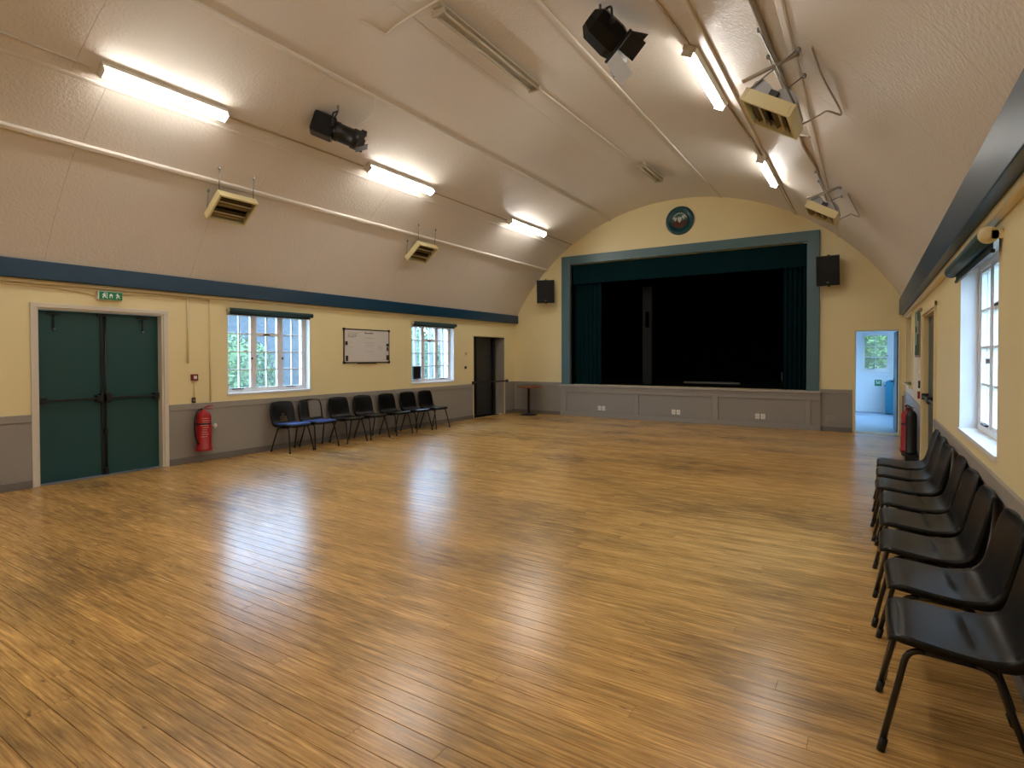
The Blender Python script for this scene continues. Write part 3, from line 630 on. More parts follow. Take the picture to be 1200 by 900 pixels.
def speaker(x, z, rz, w, label):
    t = thing('wall_speaker', label, 'speaker', (x, L, z), 0, 'speakers either side of the stage')
    R = Matrix.Translation((0, -0.26, 0)) @ Matrix.Rotation(rz, 4, 'Z') @ Matrix.Rotation(radians(7), 4, 'X')
    MB().prism([(-w / 2, -0.13), (w / 2, -0.13), (w * 0.4, 0.15), (-w * 0.4, 0.15)], -0.29, 0.29, 'z').rot(R).build('cabinet', BLACKM, t)
    MB().box(-w / 2 + 0.01, w / 2 - 0.01, -0.142, -0.13, -0.28, 0.28, 0.005).rot(R).build('grille', mat('black_grille', (8, 8, 8), 0.8, bump=0.3, bscale=400), t)
    MB().box(-0.02, 0.02, -0.146, -0.142, -0.235, -0.22).rot(R).build('badge', STEEL, t)
    MB().tube([(0, 0, -0.12), (0, -0.14, -0.12)], 0.018, 8).build('bracket_arm', BLACKM, t)
    MB().box(-0.06, 0.06, -0.012, 0, -0.22, -0.02, 0.004).build('bracket_plate', BLACKM, t)
    for zz in (-0.30, 0.30): MB().box(-0.02, 0.02, -0.03, 0.05, zz - 0.012, zz + 0.012, 0.003).rot(R).build('yoke_end', BLACKM, t)
speaker(1.13, 3.18, radians(24), 0.45, 'black wall speaker beside the stage frame nearer the pedestal table')
speaker(7.54, 3.19, radians(-4), 0.41, 'black wall speaker beside the stage frame above the open doorway')

def socket(loc, label, mapf, group='sockets along the stage wall', twin=True):
    t = thing('wall_socket', label, 'socket', loc, 0, group)
    for s in ((-0.055, 0.055) if twin else (0,)):
        MB(mapf).box(s - 0.043, s + 0.043, -0.014, 0, -0.055, 0.055, 0.004).build('plate', WHITEPL, t)
        for a, b in ((0, 0.02), (-0.013, -0.012), (0.013, -0.012)): MB(mapf).box(s + a - 0.004, s + a + 0.004, -0.0155, -0.014, b - 0.008, b + 0.008).build('pin_hole', BLACKM, t)
for x, n in ((2.59, 'stage front panel nearest the pedestal table'), (4.45, 'middle stage front panel'), (6.26, 'stage front panel nearest the open doorway')):
    socket((x, L - 0.046, 0.23), 'pair of white sockets on the ' + n, None)
t = thing('wall_socket', 'grey painted double socket on the dado beside the open doorway', 'socket', (7.60, L - 0.012, 0.26), 0, None)
MB().box(-0.10, 0.10, -0.016, 0, -0.05, 0.05, 0.005).build('plate', GREY2, t)
for s in (-0.05, 0.05): MB().box(s - 0.022, s + 0.022, -0.018, -0.016, -0.02, 0.025, 0.001).build('socket_face', GREY, t)

# ------------------------------------------------------------------ ceiling lights
def fitting(deg, y0, y1, label, group, lit=True, R0=RV):
    a = radians(deg); yc = (y0 + y1) / 2; h = (y1 - y0) / 2
    base = vp(deg, yc, R0)
    t = thing('fluorescent_light', label, 'ceiling light', base, 0, group)
    M4 = Matrix.Rotation(a, 4, 'Y')   # local -z points to the vault's axis
    nm = lambda: MB()
    if lit:
        nm().box(-0.072, 0.072, -h, h, -0.062, -0.004, 0.006).rot(M4).build('housing', LIGHTWHITE, t)
        prof = [(-0.05, -0.062), (-0.054, -0.080), (-0.045, -0.10), (-0.02, -0.110), (0.02, -0.110), (0.045, -0.10), (0.054, -0.080), (0.05, -0.062)]
        nm().prism(prof, -h + 0.02, h - 0.02, 'y').rot(M4).build('diffuser', TUBE, t)
        for s in (-1, 1): nm().box(-0.058, 0.058, s * (h - 0.01) - 0.01, s * (h - 0.01) + 0.01, -0.115, -0.055, 0.004).rot(M4).build('end_cap', WHITEPL, t)
    else:
        OLDW = mat('yellowed_fitting_enamel', (178, 164, 140), 0.5, var=0.06)
        nm().box(-0.05, 0.05, -h, h, -0.05, -0.0, 0.006).rot(M4).build('housing', OLDW, t)
        nm().box(-0.10, 0.10, -h + 0.05, h - 0.05, -0.062, -0.05, 0.004).rot(M4).build('reflector', OLDW, t)
        for s in (-1, 1):
            nm().tube([(s * 0.055, -h + 0.06, -0.09), (s * 0.055, h - 0.06, -0.09)], 0.017, 10).rot(M4).build('tube', OLDTUBE, t)
            nm().box(-0.085, 0.085, s * (h - 0.045) - 0.018, s * (h - 0.045) + 0.018, -0.115, -0.055, 0.005).rot(M4).build('lamp_holder', OLDW, t)
    return t
GL = 'lit fluorescent lights on the vault'
fitting(-32.0, 2.47, 3.72, 'lit fluorescent light above the green double doors', GL)
fitting(-31.6, 5.84, 7.26, 'lit fluorescent light in line above the whiteboard', GL)
fitting(-31.6, 9.68, 11.12, 'lit fluorescent light in line above the dark doorway', GL)
fitting(27.4, 5.50, 6.90, 'lit fluorescent light just beyond the silver-flapped spotlight', GL)
fitting(29.4, 8.84, 10.24, 'lit fluorescent light next to the heater nearer the stage', GL)
fitting(27.4, 2.2, 3.6, 'added out-of-view lit fluorescent light over the front chairs', GL)  # out-of-frame fitting added to bring up the light level
fitting(27.4, -1.2, 0.2, 'added unseen fluorescent fill light over the back of the hall on the heater side', GL)  # unseen lamp added behind the camera as fill
fitting(-32.0, -1.0, 0.4, 'added unseen fluorescent fill light over the back of the hall on the double door side', GL)  # its unseen partner, also added to brighten the hall
fitting(0.2, 4.37, 6.37, 'long unlit twin fluorescent fitting along the crown of the vault', 'unlit fittings', lit=False)
fitting(2.2, 9.83, 10.95, 'short unlit fluorescent fitting on the crown near the emblem', 'unlit fittings', lit=False)

# conduits on the vault
def vconduit(pts, r, label, material=STRIP, lift=0.0):
    P = []
    for i in range(len(pts) - 1):
        (d0, y0), (d1, y1) = pts[i], pts[i + 1]; n = max(1, int(abs(d1 - d0) / 2))
        P += [vp(d0 + (d1 - d0) * k / n, y0 + (y1 - y0) * k / n, RV - r - lift) for k in range(n)]
    P.append(vp(*pts[-1], RV - r - lift))
    o = MB().tube(P, r, 8).build('ceiling_conduit', material); return tag(o, label, 'conduit')
BROWNC = mat('tan_conduit', (170, 148, 116), 0.5)
vconduit([(-32.2, 3.76), (-32.0, 5.80)], 0.013, 'thin conduit joining the lights above double doors and whiteboard', BROWNC)
vconduit([(-32.0, 7.30), (-32.0, 9.64)], 0.011, 'thin conduit joining the lights above whiteboard and dark doorway', BROWNC)
vconduit([(-32.0, 11.16), (-32.0, 12.6)], 0.010, 'thin conduit from the last row light to the stage wall', BROWNC)
vconduit([(-31.0, -2.9), (-32.5, 2.42)], 0.008, 'thin conduit running back from the light above the double doors')
vconduit([(0.0, 6.42), (0.8, 9.78)], 0.012, 'pale conduit along the crown between the unlit fittings')
vconduit([(-9.0, 4.1), (-8.7, 4.42), (2.0, 4.34), (16.0, 4.3), (24.0, 4.32), (26.0, 4.5), (27.2, 5.46)], 0.014, 'pale conduit crossing the crown to the silver-flapped spotlight')
vconduit([(28.0, 6.95), (29.3, 8.80)], 0.012, 'conduit joining the two lit fittings on the heater side', BROWNC)
vconduit([(29.5, 10.28), (29.8, 12.6)], 0.012, 'conduit from the far heater-side light to the stage wall', BROWNC)
vconduit([(38.2, -2.9), (38.2, 4.2), (39.3, 5.95)], 0.022, 'thick steel conduit beside the heater nearer the silver-flapped spotlight', mat('grey_brown_conduit', (176, 164, 146), 0.35))
vconduit([(40.6, 6.8), (38.8, 6.95), (38.8, 7.3), (40.2, 8.0), (40.6, 9.7)], 0.016, 'bent conduit beside the heater nearer the stage', mat('grey_brown_conduit', (176, 164, 146), 0.35))

# ------------------------------------------------------------------ heaters
def heater(c, tilt, sx, hooks, label, humps):
    t = thing('infrared_heater', label, 'heater', c, 0, 'infrared heaters hung under the vault')
    A = Matrix.Rotation(tilt, 4, 'Y'); hw, hl, hd = 0.21, 0.26, 0.10
    case = MB(); w = 0.028
    case.box(-hw, -hw + w, -hl, hl, 0, hd, 0.003); case.box(hw - w, hw, -hl, hl, 0, hd, 0.003)
    case.box(-hw + w, hw - w, -hl, -hl + w, 0, hd, 0.003); case.box(-hw + w, hw - w, hl - w, hl, 0, hd, 0.003)
    case.box(-hw + 0.01, hw - 0.01, -hl + 0.01, hl - 0.01, hd - 0.012, hd - 0.004)
    case.rot(A).build('case', CREAMMET, t)
    MB().box(-hw + w + 0.004, hw - w - 0.004, -hl + w + 0.004, hl - w - 0.004, hd - 0.03, hd - 0.014).rot(A).build('backplate', HEATDARK, t)
    for k in (-0.085, 0.085):
        rp = [(k - 0.06, 0.022), (k - 0.045, 0.05), (k, 0.066), (k + 0.045, 0.05), (k + 0.06, 0.022), (k + 0.055, 0.022), (k + 0.04, 0.045), (k, 0.06), (k - 0.04, 0.045), (k - 0.055, 0.022)]
        MB().prism([(a, b) for a, b in rp], -hl + w + 0.01, hl - w - 0.01, 'y').rot(A).build('reflector', mat('brass_reflector', (120, 96, 52), 0.35, metal=0.8), t)
        MB().tube([(k, -hl + w, 0.035), (k, hl - w, 0.035)], 0.009, 8).rot(A).build('element', mat('pale_element', (190, 176, 140), 0.4), t)
    if humps:
        for k in (-0.1, 0.1):
            hp = [(k - 0.095, hd), (k - 0.085, hd + 0.07), (k - 0.04, hd + 0.10), (k + 0.03, hd + 0.085), (k + 0.08, hd + 0.05), (k + 0.095, hd)]
            MB().prism(hp, -hl + 0.05, hl - 0.05, 'y').rot(A).build('back_hood', GALV, t)
        MB().box(-0.035, 0.035, -hl + 0.02, -hl + 0.05, hd, hd + 0.05, 0.004).rot(A).build('terminal_box', BLACKM, t)
    for (lx, ly), hk in hooks:
        a = A @ Vector((lx, ly, hd)); b = Vector(hk) - Vector(c)
        MB().tube([a, b], 0.006, 6).build('hanger_rod', STEEL, t)
        d = (b - a).normalized()
        MB().lathe([(0.001, -0.03), (0.016, -0.02), (0.018, 0.0), (0.012, 0.012), (0.001, 0.014)], tuple(b), 'z', 10).build('ceiling_hook', STEEL, t)
    return t
hw = 0.19; hl = 0.23
def hk4(cx, cy, s, dl):
    return [((s * -hw, -hl), vp(dl[0], cy - hl, RV - 0.012)), ((s * -hw, hl), vp(dl[0], cy + hl, RV - 0.012)), ((s * hw, -hl), vp(dl[1], cy - hl, RV - 0.012)), ((s * hw, hl), vp(dl[1], cy + hl, RV - 0.012))]
heater((1.03, 4.24, 3.43), radians(-39), 0, hk4(1.03, 4.22, -1, (-40.6, -44.7)), 'cream infrared heater hung on rods above the double doors end window', False)
heater((1.04, 7.90, 3.43), radians(-39), 0, hk4(1.04, 7.86, -1, (-40.3, -44.7)), 'cream infrared heater hung on rods above the whiteboard', False)
heater((7.52, 4.86, 3.41), radians(32), 0, hk4(7.52, 4.90, -1, (37.8, 42.0)), 'cream infrared heater with grey hoods beside the silver-flapped spotlight row', True)
heater((7.65, 8.52, 3.40), radians(31), 0, hk4(7.65, 8.5, -1, (39.8, 44.2)), 'cream infrared heater with grey hoods nearer the stage', True)
# flexible feeds beside the right heaters
def feed(pts, label):
    o = MB().tube(pts, 0.008, 8, bend=0.3).build('heater_feed_pipe', mat('grey_brown_conduit', (176, 164, 146), 0.35)); return tag(o, label, 'pipe')
feed([vp(43.6, 4.5, RV - 0.01), vp(44.4, 4.9, RV - 0.02), vp(46.4, 5.5, RV - 0.01), vp(45.2, 5.35, RV - 0.08), (7.86, 5.2, 3.50), (7.72, 5.08, 3.40)], 'bent feed pipe from the vault to the heater beside the spotlight row')
feed([vp(45.6, 8.3, RV - 0.01), vp(46.4, 8.6, RV - 0.02), vp(47.8, 9.2, RV - 0.01), vp(46.6, 9.0, RV - 0.08), (7.98, 8.85, 3.45), (7.84, 8.76, 3.38)], 'bent feed pipe from the vault to the heater nearer the stage')
sbk = MB().box(-0.016, 0.016, -0.3, 0.3, -0.003, 0.003); 
def bracket_bar(p0, p1, label):
    o = MB().tube([p0, p1], 0.016, 8).build('bracket_bar', mat('grey_brown_conduit', (176, 164, 146), 0.35)); return tag(o, label, 'bracket')
bracket_bar((7.36, 4.62, 3.66), vp(41.9, 4.76, RV - 0.01), 'flat bracing bar from vault to heater beside the spotlight row')
bracket_bar((7.50, 8.30, 3.62), vp(44.0, 8.30, RV - 0.01), 'flat bracing bar from vault to heater nearer the stage')

# ------------------------------------------------------------------ theatre spotlights
def spot(c, mount, direction, label, kind):
    t = thing('theatre_spotlight', label, 'spotlight', c)
    z = -Vector(direction).normalized(); x = Vector((0, 0, 1)).cross(z).normalized(); y = z.cross(x)
    A = Matrix((x, y, z)).transposed().to_4x4()       # local -z is the beam
    if kind == 'profile':
        MB().box(-0.12, 0.12, -0.14, 0.13, 0.02, 0.30, 0.03).rot(A).build('lamp_house', BLACKPL, t)
        MB().lathe([(0.0, 0.03), (0.12, 0.03), (0.125, -0.02), (0.115, -0.04), (0.115, -0.20), (0.13, -0.21), (0.13, -0.29), (0.11, -0.29), (0.10, -0.25), (0.0, -0.25)], (0, 0, 0), 'z', 20).rot(A).build('lens_tube', BLACKM, t)
        for dx, dy, ang in ((0, -0.125, 38), (0.125, 0, 0), (-0.125, 0, 0), (0, 0.125, 0)):
            b = MB().box(-0.09 if dx == 0 else -0.003, 0.09 if dx == 0 else 0.003, -0.09 if dy == 0 else -0.003, 0.09 if dy == 0 else 0.003, -0.16 if dy < 0 else -0.07, 0)
            b.rot(Matrix.Translation((dx, dy, -0.29)) @ Matrix.Rotation(radians(ang), 4, 'X')).rot(A).build('barn_door', BLACKM, t)
        ax = Vector((0, 0, 0.06))
        wy, top = 0.145, 0.22
    else:
        oc = [(0.17 * cos(pi / 8 + k * pi / 4), 0.17 * sin(pi / 8 + k * pi / 4)) for k in range(8)]
        vs = []; fs = []
        for r_, h in ((0.55, 0.24), (0.95, 0.17), (1.0, -0.06), (0.9, -0.12)): vs += [(a * r_, b * r_, h) for a, b in oc]
        for i in range(3): fs += [(i * 8 + k, i * 8 + (k + 1) % 8, i * 8 + 8 + (k + 1) % 8, i * 8 + 8 + k) for k in range(8)]
        fs += [tuple(range(8)), tuple(range(24, 32))]
        MB().add(vs, fs).rot(A).build('lamp_house', BLACKPL, t)
        MB().box(-0.13, 0.13, -0.13, 0.13, -0.15, -0.12, 0.004).rot(A).build('colour_frame', BLACKM, t)
        for dx, dy, ang, ax_, mm in ((0, -0.13, -14, 'X', SILVER), (0, 0.13, 35, 'X', BLACKM), (0.13, 0, -6, 'Y', BLACKM), (-0.13, 0, 30, 'Y', BLACKM)):
            fl = MB().box(-0.12 if dx == 0 else -0.002, 0.12 if dx == 0 else 0.002, -0.12 if dy == 0 else -0.002, 0.12 if dy == 0 else 0.002, -0.25 if mm is SILVER else -0.17, 0)
            fl.rot(Matrix.Translation((dx, dy, -0.15)) @ Matrix.Rotation(radians(ang), 4, ax_)).rot(A).build('barn_door', mm, t)
        wy, top = 0.19, 0.24
    # yoke
    p1 = A @ Vector((-wy, 0, 0.05)); p2 = A @ Vector((wy, 0, 0.05)); mt = Vector(mount) - Vector(c); apex = mt - Vector((0, 0, 0.07))
    up_ = Vector((0, 0, max(0.14, min(apex.z, top))))
    MB().tube([p1, p1 * 0.8 + up_ * 0.8, apex, p2 * 0.8 + up_ * 0.8, p2], 0.011, 8, bend=0.25).build('yoke', BLACKM, t)
    MB().tube([apex, mt], 0.014, 8).build('hanging_bolt', STEEL, t)
    for p in (p1, p2): MB().lathe([(0.001, -0.02), (0.022, -0.018), (0.022, 0.018), (0.001, 0.02)], tuple(p), 'x', 10).build('clamp_knob', BLACKM, t)
    return t
spot((2.33, 4.85, 4.42), vp(-23.4, 4.80, RV - 0.004), (0.52, 0.62, -0.26), 'black profile spotlight hung beside the row of lit tubes', 'profile')
spot((6.07, 4.96, 4.57), vp(18.7, 4.90, RV - 0.004), (0.50, 0.55, -0.55), 'black octagonal spotlight with a silver barn door flap', 'fresnel')
cb = MB().tube([vp(-19.2, 5.1, RV - 0.01), vp(-20.4, 5.16, RV - 0.05), vp(-21.6, 5.15, RV - 0.16), (2.46, 5.02, 4.52)], 0.006, 6, bend=0.4).build('spotlight_cable', WHITEPL); tag(cb, 'thin pale cable looping down to the profile spotlight', 'cable')

# ------------------------------------------------------------------ things on the left wall
es = thing('exit_sign', 'green emergency exit sign with white pictograms above the double doors', 'exit sign', (0, 3.215, 2.275))
MB().box(0, 0.07, -0.13, 0.13, -0.055, 0.055, 0.006).build('case', WHITEPL, es)
MB().box(0.07, 0.076, -0.12, 0.128, -0.05, 0.05).build('green_face', GREENSIGN, es)
def sym(poly, yo, s=1.0): MB().prism([(-a * s + 0, b * s) for a, b in poly], 0.076, 0.0775, 'x').rot(Matrix.Translation((0, yo, 0))).build('pictogram', SIGNWHITE, es)
man = [(-0.004, 0.018), (0.012, 0.020), (0.022, 0.004), (0.017, 0.0), (0.008, 0.010), (0.004, -0.004), (0.018, -0.014), (0.014, -0.034), (0.006, -0.033), (0.008, -0.018), (-0.006, -0.010), (-0.012, -0.024), (-0.028, -0.026), (-0.027, -0.019), (-0.018, -0.017), (-0.008, 0.002), (-0.016, -0.002), (-0.024, 0.004), (-0.020, 0.010)]
head = [(0.008 * cos(k * pi / 4), 0.028 + 0.008 * sin(k * pi / 4)) for k in range(8)]
sym(man, -0.07); sym(head, -0.066); sym([(-0.036, -0.036), (-0.030, -0.036), (-0.030, 0.036), (-0.036, 0.036)], -0.07); sym([(-0.030, 0.030), (0.0, 0.030), (0.0, 0.036), (-0.030, 0.036)], -0.07)
sym([(0.0, 0.030), (0.022, 0.006), (0.014, 0.0), (0.018, -0.026), (0.008, -0.026), (0.006, 0.0), (-0.006, 0.0), (-0.008, -0.026), (-0.018, -0.026), (-0.014, 0.0), (-0.022, 0.006)], 0.005)
sym(man, 0.078); sym(head, 0.074)

def wconduit(name, pts, r, label, bend=0.0, material=CREAMPIPE):
    o = MB().tube(pts, r, 8, bend=bend).build(name, material); return tag(o, label, 'conduit')
wconduit('wall_conduit', [(0.012, YB + 0.05, 2.335), (0.012, 2.6, 2.335), (0.012, 2.95, 2.30), (0.012, 3.08, 2.27)], 0.012, 'cream cable run dipping to the exit sign', 0.3)
wconduit('wall_conduit', [(0.012, 3.36, 2.30), (0.012, 3.6, 2.335), (0.012, 4.48, 2.325)], 0.012, 'cream cable run from the exit sign towards the window', 0.2)
wconduit('wall_conduit', [(0.014, 4.17, 2.33), (0.014, 4.17, 1.42)], 0.014, 'vertical cream conduit beside the double doors above the call point')
wconduit('wall_conduit', [(0.010, 4.477, 2.32), (0.010, 4.477, ZD + 0.01)], 0.010, 'thin vertical cream conduit nearest the window edge')
wconduit('wall_conduit', [(0.008, 4.25, 1.15), (0.008, 4.25, 0.92)], 0.006, 'short thin conduit below the red call point')
cp = thing('call_point', 'dark red fire call point box beside the double doors', 'call point', (0, 4.25, 1.215))
MB().box(0, 0.04, -0.045, 0.045, -0.045, 0.045, 0.006).build('box', CALLRED, cp); MB().box(0.04, 0.043, -0.02, 0.025, -0.022, 0.022, 0.002).build('glass_plate', WHITEPL, cp); MB().box(0, 0.02, -0.03, 0.03, -0.085, -0.055, 0.004).build('test_tab', CREAMPIPE, cp)
cp = thing('key_switch', 'small brown key switch under the red call point', 'switch', (0, 4.24, 0.89))
MB().box(0, 0.03, -0.024, 0.024, -0.04, 0.04, 0.008).build('box', mat('brown_bakelite', (72, 50, 40), 0.4), cp); MB().lathe([(0.0, 0.036), (0.012, 0.034), (0.012, 0.03)], (0, 0, -0.005), 'x', 10).build('key_barrel', STEEL, cp)
cp = thing('door_stop', 'white round door stop on the dado beside the extinguisher', 'knob', (0.012, 4.52, 0.50))
MB().lathe([(0.0, 0.05), (0.028, 0.045), (0.034, 0.03), (0.02, 0.015), (0.022, 0.0)], (0, 0, 0), 'x', 16).build('knob', WHITEPL, cp)

def extinguisher(loc, r, h, body, label, group, hose=True, text=True, floor=0.0, facing=0):
    t = thing('fire_extinguisher', label, 'extinguisher', loc, facing, group)
    MB().lathe([(0.0, 0.0), (r * 1.12, 0.0), (r * 1.12, 0.035), (r, 0.05), (r, h * 0.80), (r * 0.93, h * 0.86), (r * 0.7, h * 0.91), (r * 0.32, h * 0.94), (r * 0.3, h * 0.97), (0.0, h * 0.97)], (0, 0, 0), 'z', 28).build('cylinder', body, t)
    MB().box(-0.022, 0.022, -0.022, 0.022, h * 0.96, h * 1.02, 0.004).build('valve', STEEL, t)
    hd = MB(); hd.tube([(0.0, 0.0, h * 1.01), (0.05, 0.03, h * 1.05), (0.06, 0.10, h * 1.06)], 0.009, 8, bend=0.3); hd.tube([(0.0, 0.02, h * 0.985), (0.045, 0.05, h * 0.99), (0.05, 0.11, h * 0.985)], 0.008, 8, bend=0.3); hd.build('handle', body if body is RED else BLACKM, t)
    if hose:
        MB().tube([(0.0, -0.01, h * 0.99), (0.02, -r * 0.9, h * 0.97), (0.03, -r * 1.35, h * 0.82), (0.03, -r * 1.45, h * 0.5), (0.04, -r * 1.25, h * 0.25), (0.05, -r * 0.95, h * 0.18)], 0.012, 10, bend=0.45).build('hose', BLACKM, t)
    MB().lathe([(r * 1.015, h * 0.62), (r * 1.015, h * 0.66)], (0, 0, 0), 'z', 24).build('strap', BLACKM, t)
    if text:
        lb = MB(); rr = random.Random(5)
        for k in range(9):
            z = h * 0.76 - k * 0.032
            a0 = radians(-48 + rr.uniform(0, 14)); a1 = radians(rr.uniform(-6, 26)); n = 6; R_ = r * 1.006
            for q in range(n):
                b0 = a0 + (a1 - a0) * q / n; b1 = a0 + (a1 - a0) * (q + 0.72) / n
                lb.add([(R_ * cos(b0), R_ * sin(b0), z), (R_ * cos(b1), R_ * sin(b1), z), (R_ * cos(b1), R_ * sin(b1), z + 0.012), (R_ * cos(b0), R_ * sin(b0), z + 0.012)], [(0, 1, 2, 3)])
        lb.build('white_print', mat('faded_white_print', (206, 150, 148), 0.5), t)
    return t
extinguisher((0.135, 4.31, 0.175), 0.098, 0.60, RED, 'red fire extinguisher with black hose hung beside the double doors', None, facing=0)
exb = MB().box(0.012, 0.037, 4.26, 4.36, 0.55, 0.68, 0.003).build('wall_bracket', STEEL); tag(exb, 'small bracket holding the red extinguisher beside the double doors', 'bracket')
st = thing('extinguisher_stand', 'low dark stand under the pair of extinguishers by the side doors', 'stand', (W - 0.12, 9.36, 0))
MB().box(-0.10, 0.10, -0.20, 0.20, 0.0, 0.02, 0.004).build('base_plate', BLACKM, st); MB().box(-0.05, 0.07, -0.16, 0.16, 0.02, 0.135, 0.006).build('pedestal', DARKDOOR, st); MB().box(-0.09, 0.10, -0.20, 0.20, 0.135, 0.155, 0.004).build('shelf', BLACKM, st)
extinguisher((W - 0.135, 9.45, 0.155), 0.078, 0.62, RED, 'red extinguisher on the stand by the grey green side doors', 'extinguishers on the stand', hose=False, facing=radians(200))
extinguisher((W - 0.10, 9.25, 0.155), 0.066, 0.64, BLACKM, 'black extinguisher on the stand by the grey green side doors', 'extinguishers on the stand', text=False, facing=radians(180))

wb = thing('whiteboard', 'whiteboard with dark frame and faint writing between the two windows', 'whiteboard', (0, 7.457, 1.71))
MB().box(0, 0.018, -0.55, 0.55, -0.31, 0.31).build('board', WBOARD, wb)
fr = MB(); fr.box(0, 0.026, -0.565, 0.565, 0.30, 0.322, 0.003); fr.box(0, 0.026, -0.565, 0.565, -0.322, -0.30, 0.003); fr.box(0, 0.026, -0.565, -0.548, -0.30, 0.30, 0.003); fr.box(0, 0.026, 0.548, 0.565, -0.30, 0.30, 0.003); fr.build('frame', WBFRAME, wb)
for yy, zz in ((-0.555, 0.31), (0.555, 0.31), (-0.555, -0.31), (0.555, -0.31)): MB().box(0, 0.03, yy - 0.022, yy + 0.022, zz - 0.022, zz + 0.022, 0.005).build('corner_cap', BLACKM, wb)
for yy, zz, w_, h_ in ((-0.51, 0.05, 0.025, 0.035), (-0.50, -0.23, 0.025, 0.05), (0.51, 0.03, 0.028, 0.028), (0.51, -0.05, 0.018, 0.035), (0.51, -0.22, 0.028, 0.05)): MB().box(0.018, 0.034, yy - w_, yy + w_, zz - h_, zz + h_, 0.005).build('magnet_clip', WBFRAME, wb)
rr = random.Random(3)
def scribble(y0, y1, z, h, material):
    s = MB(); yy = y0
    while yy < y1 - 0.01:
        w_ = rr.uniform(0.01, 0.03); s.box(0.0181, 0.0186, yy, min(y1, yy + w_), z + rr.uniform(-0.1, 0.1) * h, z + h * rr.uniform(0.6, 1)); yy += w_ + 0.006
    s.build('writing_line', material, wb)
for k in range(4): scribble(-0.47, -0.2 - 0.03 * k, 0.24 - k * 0.026, 0.012, INKDARK if k > 1 else INKGREY)
scribble(-0.07, 0.14, 0.235, 0.034, INKDARK)
for z in (0.15, 0.06, 0.01, -0.11): scribble(-0.06, 0.14, z, 0.010, INKGREY)
for z in (0.06, -0.02): scribble(-0.42, -0.36, z, 0.01, INKGREY)
for z in (-0.02, -0.06): scribble(0.28, 0.36, z, 0.014, INKGREY)
MB().box(0.018, 0.05, -0.25, 0.2, -0.335, -0.322, 0.003).build('pen_tray', WBFRAME, wb)

for yy, zz, lb in ((10.52, 1.58, 'small grey light switch between the window and the dark doorway'), (10.50, 1.25, 'small dark switch below another beside the dark doorway')):
    t = thing('wall_switch', lb, 'switch', (0, yy, zz)); MB().box(0, 0.02, -0.03, 0.03, -0.03, 0.03, 0.004).build('plate', CREAMPIPE if zz > 1.4 else DARKDOOR, t); MB().box(0.02, 0.026, -0.008, 0.008, -0.012, 0.012, 0.002).build('rocker', DARKDOOR, t)

# pedestal table in the corner
tb = thing('pedestal_table', 'small brown pedestal table with black column in the stage corner', 'table', (0.72, 12.22, 0))
MB().lathe([(0.0, 0.71), (0.325, 0.71), (0.335, 0.718), (0.335, 0.737), (0.328, 0.745), (0.0, 0.745)], (0, 0, 0), 'z', 40).build('table_top', WOODTOP, tb)
MB().lathe([(0.034, 0.03), (0.034, 0.68), (0.09, 0.705), (0.12, 0.712)], (0, 0, 0), 'z', 20).build('column', BLACKM, tb)
MB().lathe([(0.0, 0.0), (0.22, 0.0), (0.22, 0.015), (0.10, 0.03), (0.04, 0.05), (0.0, 0.05)], (0, 0, 0), 'z', 32).build('base', BLACKM, tb)

# ------------------------------------------------------------------ chairs
PROF = [(0.196, 0.398), (0.196, 0.416), (0.190, 0.432), (0.174, 0.442), (0.148, 0.446), (0.08, 0.441), (0.01, 0.434), (-0.06, 0.429), (-0.12, 0.429), (-0.165, 0.437),
        (-0.197, 0.456), (-0.217, 0.486), (-0.230, 0.525), (-0.243, 0.575), (-0.256, 0.63), (-0.269, 0.685), (-0.281, 0.73), (-0.291, 0.757), (-0.299, 0.771), (-0.310, 0.778), (-0.318, 0.772)]
HALF = [0.150, 0.168, 0.182, 0.194, 0.203, 0.212, 0.216, 0.217, 0.216, 0.213, 0.210, 0.209, 0.211, 0.214, 0.215, 0.212, 0.204, 0.190, 0.174, 0.158, 0.148]
FLG = [0.002, 0.010, 0.018, 0.023, 0.024, 0.024, 0.025, 0.029, 0.037, 0.046, 0.050, 0.050, 0.046, 0.040, 0.034, 0.026, 0.018, 0.012, 0.008, 0.004, 0.002]
def catmull(a, sub=2):
    out = []
    for i in range(len(a) - 1):
        p0, p1, p2, p3 = a[max(i - 1, 0)], a[i], a[i + 1], a[min(i + 2, len(a) - 1)]
        for k in range(sub):
            t = k / sub; out.append(0.5 * (2 * p1 + (p2 - p0) * t + (2 * p0 - 5 * p1 + 4 * p2 - p3) * t * t + (3 * p1 - p0 - 3 * p2 + p3) * t ** 3))
    return out + [a[-1]]
PROF0 = PROF
PROF = list(zip(catmull([p[0] for p in PROF]), catmull([p[1] for p in PROF]))); HALF = catmull(HALF); FLG = catmull(FLG)
TT = [-1.0, -1.0, -0.97, -0.9, -0.75, -0.6, -0.45, -0.3, -0.15, 0, 0.15, 0.3, 0.45, 0.6, 0.75, 0.9, 0.97, 1.0, 1.0]
